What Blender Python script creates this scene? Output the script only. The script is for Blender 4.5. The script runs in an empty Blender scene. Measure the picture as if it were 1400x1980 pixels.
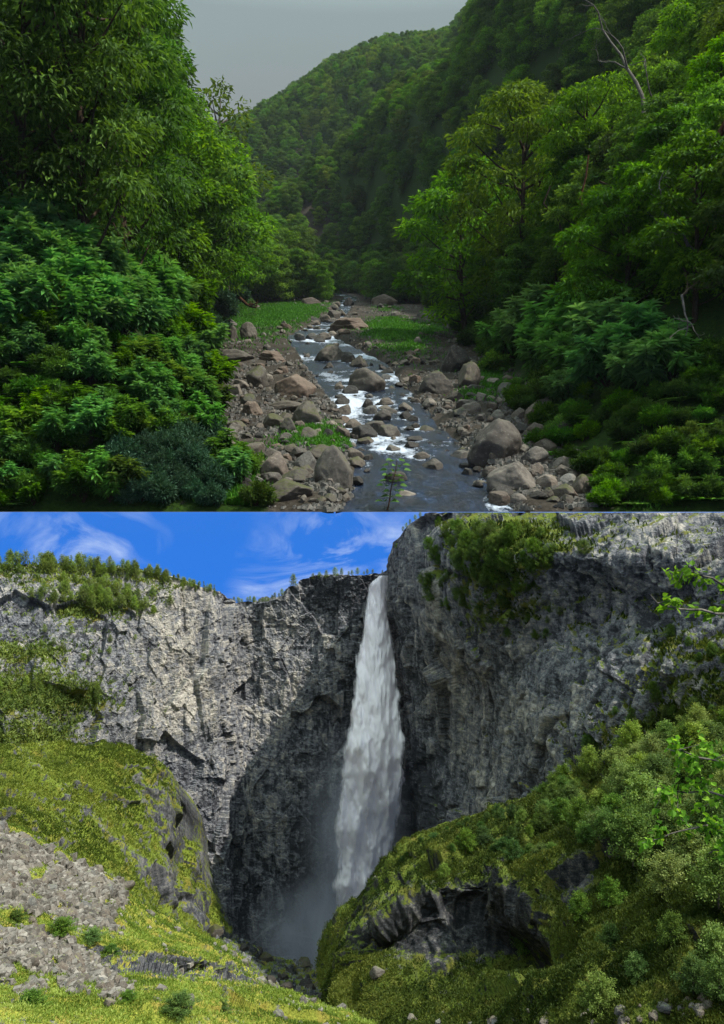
import bpy, math, random
import numpy as np
from mathutils import Vector, Matrix
R = math.radians
random.seed(7); rng = np.random.default_rng(7)
C = bpy.context.scene.collection
SC = bpy.context.scene

# ------------------------------------------------------------------ camera
FPX = 1500.0                      # focal length in photo pixels (1400 x 1980 photo)
cam = bpy.data.objects.new('camera', bpy.data.cameras.new('camera')); C.objects.link(cam)
cam.location = (0, 0, 0); cam.rotation_euler = (R(90), 0, 0)
cam.data.sensor_fit = 'HORIZONTAL'; cam.data.sensor_width = 36
cam.data.lens = 36 * FPX / 1400
cam.data.clip_start = 0.1; cam.data.clip_end = 6000
SC.camera = cam
SC.view_settings.view_transform = 'Standard'; SC.view_settings.look = 'None'
SC.view_settings.exposure = 0.45; SC.view_settings.gamma = 1
SC.render.engine = 'CYCLES'
SC.cycles.max_bounces = 6; SC.cycles.diffuse_bounces = 3; SC.cycles.glossy_bounces = 2
SC.cycles.transmission_bounces = 4; SC.cycles.transparent_max_bounces = 12
SC.cycles.volume_bounces = 1; SC.cycles.volume_step_rate = 2.0
SC.cycles.use_denoising = True

# ------------------------------------------------------------------ sun
SUN_EL, SUN_AZ = R(56), R(107)     # azimuth from +Y (ahead) clockwise to +X (right)
sdir = Vector((math.cos(SUN_EL) * math.sin(SUN_AZ), math.cos(SUN_EL) * math.cos(SUN_AZ), math.sin(SUN_EL)))
sun = bpy.data.objects.new('sun', bpy.data.lights.new('sun', 'SUN')); C.objects.link(sun)
sun.data.energy = 4.4; sun.data.angle = R(0.6); sun.data.color = (1.0, 0.95, 0.86)
sun.rotation_euler = sdir.to_track_quat('Z', 'Y').to_euler()

# ------------------------------------------------------------------ world
W = bpy.data.worlds.new('World'); SC.world = W; W.use_nodes = True
nt = W.node_tree; nt.nodes.clear()
def N(nt, kind, **kw):
    n = nt.nodes.new(kind)
    for k, v in kw.items():
        if hasattr(n, k) and not k[0].isupper(): setattr(n, k, v)
    return n
def build_world():
    L = nt.links
    out = N(nt, 'ShaderNodeOutputWorld'); bg = N(nt, 'ShaderNodeBackground'); L.new(bg.outputs[0], out.inputs[0])
    tc = N(nt, 'ShaderNodeTexCoord'); sep = N(nt, 'ShaderNodeSeparateXYZ'); L.new(tc.outputs['Generated'], sep.inputs[0])
    sky = N(nt, 'ShaderNodeTexSky', sky_type='NISHITA', sun_disc=False, sun_elevation=SUN_EL, sun_rotation=SUN_AZ)
    skm = N(nt, 'ShaderNodeVectorMath', operation='SCALE'); skm.inputs['Scale'].default_value = 0.05
    L.new(sky.outputs[0], skm.inputs[0])
    # thin overcast veil over the upper valley
    cn = N(nt, 'ShaderNodeTexNoise'); cn.inputs['Scale'].default_value = 2.2; cn.inputs['Detail'].default_value = 3
    L.new(tc.outputs['Generated'], cn.inputs['Vector'])
    cr = N(nt, 'ShaderNodeValToRGB'); ca = N(nt, 'ShaderNodeMapRange'); ca.inputs[1].default_value = .38; ca.inputs[2].default_value = .58; L.new(sep.outputs[2], ca.inputs[0])
    cb = N(nt, 'ShaderNodeMath', operation='MULTIPLY_ADD'); cb.inputs[1].default_value = .5; L.new(cn.outputs[0], cb.inputs[0]); L.new(ca.outputs[0], cb.inputs[2]); cc = N(nt, 'ShaderNodeMath', operation='SUBTRACT'); cc.inputs[1].default_value = .12; L.new(cb.outputs[0], cc.inputs[0])
    L.new(cc.outputs[0], cr.inputs[0])
    cr.color_ramp.elements[0].position = .1; cr.color_ramp.elements[0].color = (.205, .195, .19, 1)
    cr.color_ramp.elements[1].position = .95; cr.color_ramp.elements[1].color = (.235, .29, .285, 1)
    # overhead sky is boosted far above the low band as added fill light
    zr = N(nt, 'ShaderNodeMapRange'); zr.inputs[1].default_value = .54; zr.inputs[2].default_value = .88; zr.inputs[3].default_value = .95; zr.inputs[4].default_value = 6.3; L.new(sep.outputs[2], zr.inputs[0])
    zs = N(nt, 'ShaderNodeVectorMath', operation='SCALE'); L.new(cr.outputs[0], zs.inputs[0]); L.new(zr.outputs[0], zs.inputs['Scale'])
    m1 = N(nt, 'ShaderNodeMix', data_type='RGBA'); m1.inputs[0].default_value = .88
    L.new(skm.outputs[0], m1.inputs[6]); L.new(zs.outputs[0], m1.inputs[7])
    # blue sky with cirrus, low over the gorge
    mp = N(nt, 'ShaderNodeMapping'); mp.inputs['Scale'].default_value = (5, 5, 9); mp.inputs['Rotation'].default_value = (0, R(38), 0)
    L.new(tc.outputs['Generated'], mp.inputs[0])
    wn = N(nt, 'ShaderNodeTexNoise'); wn.inputs['Scale'].default_value = 1.6; wn.inputs['Detail'].default_value = 9
    wn.inputs['Roughness'].default_value = .62; wn.inputs['Distortion'].default_value = 1.1; L.new(mp.outputs[0], wn.inputs['Vector'])
    mp2 = N(nt, 'ShaderNodeMapping'); mp2.inputs['Scale'].default_value = (7, 7, 7); mp2.inputs['Location'].default_value = (3.1, 0, .4)
    L.new(tc.outputs['Generated'], mp2.inputs[0])
    w2 = N(nt, 'ShaderNodeTexNoise'); w2.inputs['Scale'].default_value = .9; w2.inputs['Detail'].default_value = 2; L.new(mp2.outputs[0], w2.inputs['Vector'])
    r1 = N(nt, 'ShaderNodeMapRange'); r1.inputs[1].default_value = .44; r1.inputs[2].default_value = .74; L.new(wn.outputs[0], r1.inputs[0])
    r2 = N(nt, 'ShaderNodeMapRange'); r2.inputs[1].default_value = .42; r2.inputs[2].default_value = .6; L.new(w2.outputs[0], r2.inputs[0])
    mu = N(nt, 'ShaderNodeMath', operation='MULTIPLY'); L.new(r1.outputs[0], mu.inputs[0]); L.new(r2.outputs[0], mu.inputs[1])
    m2 = N(nt, 'ShaderNodeMix', data_type='RGBA'); L.new(mu.outputs[0], m2.inputs[0])
    m2.inputs[6].default_value = (.022, .15, .58, 1); m2.inputs[7].default_value = (.50, .60, .78, 1)
    # far ground seen below
    r3 = N(nt, 'ShaderNodeMapRange'); r3.inputs[1].default_value = -.32; r3.inputs[2].default_value = -.2; L.new(sep.outputs[2], r3.inputs[0])
    m3 = N(nt, 'ShaderNodeMix', data_type='RGBA'); L.new(r3.outputs[0], m3.inputs[0]); m3.inputs[6].default_value = (.05, .06, .06, 1)
    L.new(m2.outputs[2], m3.inputs[7])
    st = N(nt, 'ShaderNodeMath', operation='GREATER_THAN'); st.inputs[1].default_value = 0; L.new(sep.outputs[2], st.inputs[0])
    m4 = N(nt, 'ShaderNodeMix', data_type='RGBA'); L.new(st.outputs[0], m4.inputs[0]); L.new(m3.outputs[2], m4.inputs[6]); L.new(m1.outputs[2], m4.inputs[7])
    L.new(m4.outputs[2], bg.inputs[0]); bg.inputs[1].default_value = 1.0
build_world()

# ------------------------------------------------------------------ maths
def P(px, row, Y):
    return np.stack([(px - 700) / FPX * Y, Y + 0 * px, (990 - row) / FPX * Y], -1)
def hsh(ix, iy, iz, s):
    h = (ix.astype(np.int64) * 374761393 + iy.astype(np.int64) * 668265263 + iz.astype(np.int64) * 2147483647 + s * 1274126177) & 0xffffffff
    h = ((h ^ (h >> 13)) * 1274126177) & 0xffffffff
    h = ((h ^ (h >> 16)) * 2246822519) & 0xffffffff
    h = h ^ (h >> 15)
    return (h & 0xffffff) / float(0xffffff)
def vnoise(p, s=0):
    i = np.floor(p); f = p - i; f = f * f * (3 - 2 * f); i = i.astype(np.int64)
    r = 0
    for dx in (0, 1):
        for dy in (0, 1):
            for dz in (0, 1):
                w = (f[..., 0] if dx else 1 - f[..., 0]) * (f[..., 1] if dy else 1 - f[..., 1]) * (f[..., 2] if dz else 1 - f[..., 2])
                r = r + w * hsh(i[..., 0] + dx, i[..., 1] + dy, i[..., 2] + dz, s)
    return r * 2 - 1
def fbm(p, oct=4, s=0, g=.5, ridged=False):
    a, t, r = 1, 0, 0
    for o in range(oct):
        n = vnoise(p, s + o * 17)
        if ridged: n = 1 - 2 * np.abs(n)
        r = r + a * n; t += a; a *= g; p = p * 2.03 + 11.7
    return r / t
def facets(p, sc, s=0, tilt=1.0):
    """craggy facets: the nearest cell of a jittered lattice gives an offset and a tilted plane"""
    q = p / np.array(sc); i = np.floor(q).astype(np.int64)
    best = np.full(q.shape[:-1], 1e9); val = np.zeros(q.shape[:-1]); rnd = np.zeros(q.shape[:-1])
    for dx in (-1, 0, 1):
        for dy in (-1, 0, 1):
            for dz in (-1, 0, 1):
                a, b, c = i[..., 0] + dx, i[..., 1] + dy, i[..., 2] + dz
                ex = q[..., 0] - (a + hsh(a, b, c, s)); ey = q[..., 1] - (b + hsh(a, b, c, s + 1)); ez = q[..., 2] - (c + hsh(a, b, c, s + 2))
                d = ex * ex + ey * ey + ez * ez
                h = hsh(a, b, c, s + 3)
                v = (h * 2 - 1) * .5 + tilt * ((hsh(a, b, c, s + 4) - .5) * ex + (hsh(a, b, c, s + 5) - .5) * ey + (hsh(a, b, c, s + 6) - .3) * ez)
                m = d < best
                best = np.where(m, d, best); val = np.where(m, v, val); rnd = np.where(m, h, rnd)
    return val, rnd
def herm(xk, yk, x):
    xk = np.asarray(xk, float); yk = np.asarray(yk, float)
    d = (yk[1:].T - yk[:-1].T) / (xk[1:] - xk[:-1]); d = d.T
    m = np.empty_like(yk); m[0] = d[0]; m[-1] = d[-1]; m[1:-1] = (d[1:] + d[:-1]) / 2
    sgn = d[1:] * d[:-1] <= 0; m[1:-1] = np.where(sgn, 0, m[1:-1])
    k = np.clip(np.searchsorted(xk, x) - 1, 0, len(xk) - 2)
    h = xk[k + 1] - xk[k]; t = np.clip((x - xk[k]) / h, 0, 1)
    sh = (-1,) + (1,) * (yk.ndim - 1); t = t.reshape(sh); h = h.reshape(sh)
    return (2*t**3 - 3*t**2 + 1) * yk[k] + (t**3 - 2*t**2 + t) * h * m[k] + (-2*t**3 + 3*t**2) * yk[k+1] + (t**3 - t**2) * h * m[k+1]
def sstep(a, b, x):
    t = np.clip((x - a) / (b - a), 0, 1); return t * t * (3 - 2 * t)

# ------------------------------------------------------------------ meshes
def mesh(name, V, Fc, attrs=None, smooth=False):
    me = bpy.data.meshes.new(name); V = np.asarray(V, np.float32).reshape(-1, 3); Fc = np.asarray(Fc, np.int32)
    k = Fc.shape[1]; me.vertices.add(len(V)); me.vertices.foreach_set('co', V.ravel())
    me.loops.add(Fc.size); me.loops.foreach_set('vertex_index', Fc.ravel())
    me.polygons.add(len(Fc)); me.polygons.foreach_set('loop_start', np.arange(0, Fc.size, k, dtype=np.int32))
    me.update(calc_edges=True)
    for a, v in (attrs or {}).items():
        at = me.attributes.new(a, 'FLOAT', 'POINT'); at.data.foreach_set('value', np.asarray(v, np.float32).ravel())
    me.polygons.foreach_set('use_smooth', np.full(len(Fc), smooth)); me.update()
    return me
def gridfaces(nu, nv, off=0):
    i = np.arange(nu - 1)[:, None] * nv + np.arange(nv - 1)[None]
    return np.stack([i, i + nv, i + nv + 1, i + 1], -1).reshape(-1, 4) + off
def cat(parts):
    V, Fc, A, o = [], [], [], 0
    for v, f, a in parts:
        V.append(v); Fc.append(f + o); A.append(a); o += len(v)
    return np.concatenate(V), np.concatenate(Fc), np.concatenate(A)
def tube(pts, rad, n=7):
    pts = np.asarray(pts, float); k = len(pts); rad = np.broadcast_to(rad, (k,))
    t = np.gradient(pts, axis=0); t /= np.linalg.norm(t, axis=1, keepdims=True) + 1e-9
    ref = np.array([.31, .95, .05]); a = np.cross(t, ref); a /= np.linalg.norm(a, axis=1, keepdims=True) + 1e-9; b = np.cross(t, a)
    th = np.linspace(0, 2 * np.pi, n, endpoint=False)
    ring = pts[:, None] + rad[:, None, None] * (np.cos(th)[None, :, None] * a[:, None] + np.sin(th)[None, :, None] * b[:, None])
    i = np.arange(k - 1)[:, None] * n; j = np.arange(n)[None]; j2 = (j + 1) % n
    f = np.stack([i + j, i + j2, i + n + j2, i + n + j], -1).reshape(-1, 4)
    return ring.reshape(-1, 3), f, np.zeros(k * n)
def unit(v): return v / (np.linalg.norm(v, axis=-1, keepdims=True) + 1e-9)
def leaves(c, d, n, ln, wd, tint, bend=.25, six=False):
    """c base, d direction, n rough normal, arrays (N,3); ln, wd lengths"""
    d = unit(d); s = unit(np.cross(d, n)); n = unit(np.cross(s, d))
    ln = np.broadcast_to(ln, (len(c),))[:, None]; wd = np.broadcast_to(wd, (len(c),))[:, None]
    if six:
        a = c; tip = c + d * ln - n * ln * bend
        m1 = c + d * ln * .3 + n * ln * .04; m2 = c + d * ln * .65 - n * ln * bend * .35
        V = np.stack([a, m1 + s * wd * .5, m2 + s * wd * .42, tip, m2 - s * wd * .42, m1 - s * wd * .5], 1)
        # lift the sides a little so that the blade folds on its rib
        V[:, [1, 2, 4, 5]] += (n * wd * .12)[:, None]
        k = np.arange(len(c))[:, None] * 6
        f = np.concatenate([k + np.array([[0, 1, 2, 3]]), k + np.array([[0, 3, 4, 5]])], 0)
        return V.reshape(-1, 3), f, np.repeat(tint, 6)
    mid = c + d * ln * .5
    V = np.stack([c, mid + s * wd * .5 - n * wd * .1, c + d * ln - n * ln * bend, mid - s * wd * .5 + n * wd * .1], 1)
    f = np.arange(len(c) * 4).reshape(-1, 4)
    return V.reshape(-1, 3), f, np.repeat(tint, 4)
def rdir(n): return unit(rng.normal(size=(n, 3)))

# ------------------------------------------------------------------ materials
def mat(name):
    m = bpy.data.materials.new(name); m.use_nodes = True; m.node_tree.nodes.clear(); return m, m.node_tree
def ramp(nt, src, stops):
    r = N(nt, 'ShaderNodeValToRGB'); e = r.color_ramp.elements
    e[0].position, e[0].color = stops[0][0], (*stops[0][1], 1); e[1].position, e[1].color = stops[-1][0], (*stops[-1][1], 1)
    for p, c in stops[1:-1]:
        x = e.new(p); x.color = (*c, 1)
    nt.links.new(src, r.inputs[0]); return r.outputs[0]
def noise(nt, scale, detail=4, rough=.55, vec=None, st=None, dist=0):
    n = N(nt, 'ShaderNodeTexNoise'); n.inputs['Scale'].default_value = scale; n.inputs['Detail'].default_value = detail
    n.inputs['Roughness'].default_value = rough; n.inputs['Distortion'].default_value = dist
    if vec is None:
        tc = N(nt, 'ShaderNodeTexCoord'); vec = tc.outputs['Object']
    if st:
        mp = N(nt, 'ShaderNodeMapping'); mp.inputs['Scale'].default_value = st; nt.links.new(vec, mp.inputs[0]); vec = mp.outputs[0]
    nt.links.new(vec, n.inputs['Vector']); return n.outputs[0]
def attr(nt, name):
    a = N(nt, 'ShaderNodeAttribute'); a.attribute_name = name; return a.outputs['Fac']
def mth(nt, op, a, b=None, clamp=False):
    n = N(nt, 'ShaderNodeMath', operation=op); n.use_clamp = clamp
    for i, v in enumerate((a, b)):
        if v is None: continue
        if isinstance(v, (int, float)): n.inputs[i].default_value = v
        else: nt.links.new(v, n.inputs[i])
    return n.outputs[0]
def mrange(nt, v, a, b, c=0, d=1):
    n = N(nt, 'ShaderNodeMapRange'); n.inputs[1].default_value = a; n.inputs[2].default_value = b; n.inputs[3].default_value = c; n.inputs[4].default_value = d
    nt.links.new(v, n.inputs[0]); return n.outputs[0]
def mixc(nt, f, a, b, bt='MIX'):
    n = N(nt, 'ShaderNodeMix', data_type='RGBA'); n.blend_type = bt
    for i, v in ((0, f), (6, a), (7, b)):
        if isinstance(v, (int, float)): n.inputs[i].default_value = v
        elif isinstance(v, tuple): n.inputs[i].default_value = (*v, 1)
        else: nt.links.new(v, n.inputs[i])
    return n.outputs[2]
def finish(nt, col, rough=.9, bump=None, bstr=.5, bdist=.1, spec=.3):
    b = N(nt, 'ShaderNodeBsdfPrincipled'); o = N(nt, 'ShaderNodeOutputMaterial'); nt.links.new(b.outputs[0], o.inputs[0])
    if isinstance(col, tuple): b.inputs['Base Color'].default_value = (*col, 1)
    else: nt.links.new(col, b.inputs['Base Color'])
    if isinstance(rough, (int, float)): b.inputs['Roughness'].default_value = rough
    else: nt.links.new(rough, b.inputs['Roughness'])
    b.inputs['Specular IOR Level'].default_value = spec
    if bump is not None:
        bp = N(nt, 'ShaderNodeBump'); bp.inputs['Strength'].default_value = bstr; bp.inputs['Distance'].default_value = bdist
        nt.links.new(bump, bp.inputs['Height']); nt.links.new(bp.outputs[0], b.inputs['Normal'])
    return b
def leafmat(name, c0, c1, c2, transl=.42, vary=.42, rough=.45):
    m, nt = mat(name)
    t = attr(nt, 'tint'); oi = N(nt, 'ShaderNodeObjectInfo')
    col = ramp(nt, t, [(0, c0), (.55, c1), (1, c2)])
    hs = N(nt, 'ShaderNodeHueSaturation'); nt.links.new(col, hs.inputs['Color'])
    nt.links.new(mrange(nt, oi.outputs['Random'], 0, 1, .485, .512), hs.inputs['Hue'])
    nt.links.new(mrange(nt, mth(nt, 'FRACT', mth(nt, 'MULTIPLY', oi.outputs['Random'], 7.31)), 0, 1, 1 - vary, 1 + vary), hs.inputs['Value'])
    nt.links.new(mrange(nt, mth(nt, 'FRACT', mth(nt, 'MULTIPLY', oi.outputs['Random'], 3.7)), 0, 1, .85, 1.05), hs.inputs['Saturation'])
    d = N(nt, 'ShaderNodeBsdfPrincipled'); d.inputs['Roughness'].default_value = .6; d.inputs['Specular IOR Level'].default_value = .12
    tr = N(nt, 'ShaderNodeBsdfTranslucent'); nt.links.new(hs.outputs[0], d.inputs['Base Color'])
    yl = mixc(nt, 1.0, hs.outputs[0], (1.25, 1.15, .5), 'MULTIPLY'); nt.links.new(yl, tr.inputs[0])
    mx = N(nt, 'ShaderNodeMixShader'); mx.inputs[0].default_value = transl
    nt.links.new(d.outputs[0], mx.inputs[1]); nt.links.new(tr.outputs[0], mx.inputs[2])
    o = N(nt, 'ShaderNodeOutputMaterial'); nt.links.new(mx.outputs[0], o.inputs[0]); return m
def normz(nt):
    g = N(nt, 'ShaderNodeNewGeometry'); s = N(nt, 'ShaderNodeSeparateXYZ'); nt.links.new(g.outputs['Normal'], s.inputs[0]); return s.outputs[2]
def objrand(nt): return N(nt, 'ShaderNodeObjectInfo').outputs['Random']

def m_cliff(name, dark=.055, mid=.23, light=.55, veg1=(.05, .085, .012), veg2=(.15, .19, .025), fs=1.0):
    m, nt = mat(name)
    tone = attr(nt, 'tone'); veg = attr(nt, 'veg')
    n1 = noise(nt, 3.5 * fs, 6, .68, st=(.6, .6, 1.6)); n2 = noise(nt, 14 * fs, 4, .7)
    t = mth(nt, 'ADD', tone, mth(nt, 'MULTIPLY', mth(nt, 'SUBTRACT', n1, .5), 1.3))
    # joints and bedding cracks, and dark seepage streaks running down the face
    vo = N(nt, 'ShaderNodeTexVoronoi'); vo.feature = 'DISTANCE_TO_EDGE'; vo.inputs['Scale'].default_value = 2.6 * fs
    tc = N(nt, 'ShaderNodeTexCoord'); mp = N(nt, 'ShaderNodeMapping'); mp.inputs['Scale'].default_value = (.8, .8, 1.9); mp.inputs['Rotation'].default_value = (.1, .25, 0)
    wr = N(nt, 'ShaderNodeTexNoise'); wr.inputs['Scale'].default_value = 2.5 * fs; wr.inputs['Detail'].default_value = 4; nt.links.new(tc.outputs['Object'], wr.inputs['Vector'])
    va = N(nt, 'ShaderNodeVectorMath', operation='MULTIPLY_ADD'); nt.links.new(wr.outputs['Color'], va.inputs[0]); va.inputs[1].default_value = (.7, .7, .7); nt.links.new(tc.outputs['Object'], va.inputs[2])
    nt.links.new(va.outputs[0], mp.inputs[0]); nt.links.new(mp.outputs[0], vo.inputs['Vector'])
    crack = mrange(nt, vo.outputs['Distance'], 0, .09, 0, 1)
    streak = noise(nt, 1.5 * fs, 5, .65, st=(1.6, 1.6, .16))
    t = mth(nt, 'ADD', t, mth(nt, 'MULTIPLY', mth(nt, 'SUBTRACT', n2, .5), .75))
    t = mth(nt, 'ADD', t, mth(nt, 'MULTIPLY', mth(nt, 'SUBTRACT', streak, .5), 1.5))
    t = mth(nt, 'ADD', t, mth(nt, 'MULTIPLY', mth(nt, 'SUBTRACT', crack, 1), .22), True)
    rock = ramp(nt, t, [(0.1, (dark, dark * 1.05, dark * 1.22)), (.48, (mid, mid * 1.02, mid * 1.12)), (.72, (light * .62, light * .58, light * .53)), (1, (light, light * .93, light * .82))])
    n3 = noise(nt, 1.6 * fs, 6, .65); n4 = noise(nt, 9 * fs, 5, .7)
    green = ramp(nt, n4, [(.3, veg1), (.62, veg2)])
    green = mixc(nt, mrange(nt, noise(nt, .8 * fs, 3), .5, .7), green, (veg2[0] * 1.1, veg2[1] * .8, veg2[2] * 1.2))
    v = mth(nt, 'ADD', veg, mth(nt, 'MULTIPLY', mth(nt, 'SUBTRACT', n3, .5), 1.5))
    v = mth(nt, 'ADD', v, mth(nt, 'MULTIPLY', mth(nt, 'SUBTRACT', n4, .5), .5))
    v = mrange(nt, v, .46, .6)
    finish(nt, mixc(nt, v, rock, green), .9, mth(nt, 'ADD', mth(nt, 'ADD', n2, mth(nt, 'MULTIPLY', crack, .5)), mth(nt, 'ADD', n4, n1)), .75, .12 / fs, .2)
    return m
def m_boulder(name, a=(.035, .033, .030), b=(.13, .122, .108), moss=(.05, .045, .008), mossy=.5, red=0):
    m, nt = mat(name)
    r = objrand(nt)
    tc = N(nt, 'ShaderNodeTexCoord'); add = N(nt, 'ShaderNodeVectorMath', operation='ADD')
    cx = N(nt, 'ShaderNodeCombineXYZ'); nt.links.new(mth(nt, 'MULTIPLY', r, 37.0), cx.inputs[0]); nt.links.new(tc.outputs['Object'], add.inputs[0]); nt.links.new(cx.outputs[0], add.inputs[1])
    vec = add.outputs[0]
    n1 = noise(nt, 3, 6, .65, vec); n2 = noise(nt, 13, 5, .7, vec); n3 = noise(nt, 30, 3, .6, vec)
    col = ramp(nt, mth(nt, 'ADD', mth(nt, 'MULTIPLY', n1, .6), mth(nt, 'MULTIPLY', n2, .4)), [(.32, a), (.68, b)])
    tintr = ramp(nt, mth(nt, 'FRACT', mth(nt, 'MULTIPLY', r, 5.3)), [(0, (.75, .72, .7)), (.5, (1.15, 1.0, .9)), (.8, (1.22, 1.12, 1.02)), (1, (1.0, 1.05, 1.12))])
    col = mixc(nt, 1.0, col, tintr, 'MULTIPLY')
    lich = mrange(nt, mth(nt, 'ADD', mth(nt, 'MULTIPLY', n2, .5), mth(nt, 'MULTIPLY', n3, .5)), .57, .62)
    col = mixc(nt, mth(nt, 'MULTIPLY', lich, .55), col, (.22, .22, .19))
    mo = mth(nt, 'ADD', mth(nt, 'MULTIPLY', normz(nt), .45), mth(nt, 'MULTIPLY', n1, 1.0))
    mo = mth(nt, 'ADD', mo, mth(nt, 'MULTIPLY', mth(nt, 'SUBTRACT', n2, .5), .9)); mo = mrange(nt, mo, 1.12 - mossy * .42, 1.3 - mossy * .42, 0, .85)
    col = mixc(nt, mo, col, mixc(nt, n3, moss, (moss[0] * .75, moss[1] * 1.15, moss[2])))
    finish(nt, col, .8, mth(nt, 'ADD', n2, mth(nt, 'MULTIPLY', n3, .6)), .7, .03, .3); return m
def m_bark(name, a, b, sc=3):
    m, nt = mat(name); n = noise(nt, sc, 5, .7, st=(2, 2, .5))
    finish(nt, ramp(nt, n, [(.35, a), (.65, b)]), .9, n, .6, .05, .1); return m

M = {}
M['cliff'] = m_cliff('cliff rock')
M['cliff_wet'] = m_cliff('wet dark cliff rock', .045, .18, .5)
M['mound'] = m_cliff('mossy rock', .015, .055, .22, (.03, .055, .008), (.12, .16, .02), 1.8)
M['meadow'] = m_cliff('moss and stone slope', .05, .14, .32, (.15, .18, .02), (.36, .38, .06), 2.4)
M['boulder'] = m_boulder('stream boulder')
M['boulder_moss'] = m_boulder('mossy stream boulder', mossy=.95)
M['boulder_pale'] = m_boulder('pale stream boulder', (.06, .055, .05), (.2, .19, .17), mossy=.2)
M['boulder_red'] = m_boulder('reddish stream boulder', (.042, .033, .027), (.15, .122, .10), mossy=.25)
M['boulder_dark'] = m_boulder('wet dark boulder', (.012, .012, .012), (.04, .038, .035), mossy=.2)
M['boulder_orange'] = m_boulder('orange moss boulder', (.09, .045, .008), (.2, .11, .015), (.16, .10, .01), .8)
M['scree'] = m_boulder('scree stone', (.045, .042, .038), (.20, .188, .17), (.25, .25, .05), .35)
G = leafmat
M['leaf_bright'] = G('bright green foliage', (0.025, 0.072, 0.003), (0.098, 0.240, 0.005), (0.230, 0.432, 0.011))
M['leaf_mid'] = G('green foliage', (0.020, 0.060, 0.004), (0.069, 0.176, 0.007), (0.163, 0.325, 0.016))
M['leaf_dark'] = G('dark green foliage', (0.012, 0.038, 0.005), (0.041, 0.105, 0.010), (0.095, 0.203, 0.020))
M['leaf_olive'] = G('olive foliage', (0.030, 0.063, 0.004), (0.095, 0.172, 0.008), (0.200, 0.310, 0.018))
M['leaf_big'] = G('large soft leaves', (0.036, 0.108, 0.018), (0.096, 0.276, 0.050), (0.204, 0.456, 0.132), .3, .2)
M['leaf_grey'] = G('grey green leaves', (0.013, 0.046, 0.023), (0.039, 0.104, 0.055), (0.117, 0.215, 0.143), .2, .2)
M['leaf_fern'] = G('fern fronds', (0.022, 0.072, 0.004), (0.066, 0.204, 0.008), (0.156, 0.348, 0.016), .35, .3)
M['leaf_birch'] = G('birch leaves', (.035, .08, .012), (.09, .17, .025), (.20, .30, .05), .4, .25)
M['leaf_birch_pale'] = G('pale birch leaves', (.07, .12, .02), (.18, .27, .05), (.36, .45, .12), .4, .15)
M['leaf_birch_near'] = G('fresh birch leaves', (.05, .13, .006), (.15, .32, .012), (.34, .55, .03), .5, .1)
M['leaf_rim'] = G('rim tree leaves', (.08, .14, .03), (.19, .28, .055), (.32, .40, .09), .4, .3)
M['leaf_autumn'] = G('yellowed foliage', (.04, .04, .004), (.12, .10, .006), (.22, .19, .015))
M['grass'] = G('bright grass', (.015, .07, .002), (.045, .17, .004), (.09, .28, .008), .35, .1)
M['grass_dry'] = G('sunlit moss grass', (0.068, 0.113, 0.018), (0.187, 0.258, 0.045), (0.357, 0.433, 0.117), .35, .1)
M['bark'] = m_bark('brown bark', (.018, .012, .008), (.065, .045, .03))
M['bark_pale'] = m_bark('pale bark', (.05, .045, .038), (.20, .18, .155))
M['bark_red'] = m_bark('reddish bark', (.03, .012, .006), (.10, .045, .022))

# ------------------------------------------------------------------ scene objects
def tag(o, label=None, cat=None, group=None, kind=None):
    if label: o['label'] = label
    if cat: o['category'] = cat
    if group: o['group'] = group
    if kind: o['kind'] = kind
    return o
def obj(name, me, m, parent=None):
    o = bpy.data.objects.new(name, me); C.objects.link(o)
    if m is not None and not me.materials: me.materials.append(m)
    if parent: o.parent = parent
    return o
def empty(name, loc=(0, 0, 0)):
    o = bpy.data.objects.new(name, None); o.empty_display_size = .3; C.objects.link(o); o.location = loc; return o
KIDS = {}
def thing(name, parts, label, cat, group=None):
    e = empty(name); tag(e, label, cat, group); KIDS[e.name] = []
    for n, me, m in parts: KIDS[e.name].append(obj(n, me, m, e))
    return e
USED = set()
def place(src, loc, rot=(0, 0, 0), sc=1, label=None, group=None, matl=None):
    """the first call moves the source itself, later calls copy it with its parts"""
    kids = KIDS.get(src.name, [])
    if src.name not in USED:
        USED.add(src.name); o = src; ks = kids
    else:
        o = src.copy(); C.objects.link(o); ks = []
        for k in kids:
            c = k.copy(); C.objects.link(c); c.parent = o; ks.append(c)
    o.location = [float(v) for v in loc]; o.rotation_euler = rot; o.scale = (sc, sc, sc) if isinstance(sc, (int, float)) else sc
    if label: o['label'] = label
    if group: o['group'] = group
    elif 'group' in o and label: del o['group']
    for t in ([k for k in ks if k.name.split('.')[0] == 'crown'] if ks else [o]):
        if matl: t.material_slots[0].link = 'OBJECT'; t.material_slots[0].material = matl
        elif t.material_slots[0].link != 'DATA': t.material_slots[0].link = 'DATA'
    return o

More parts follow.
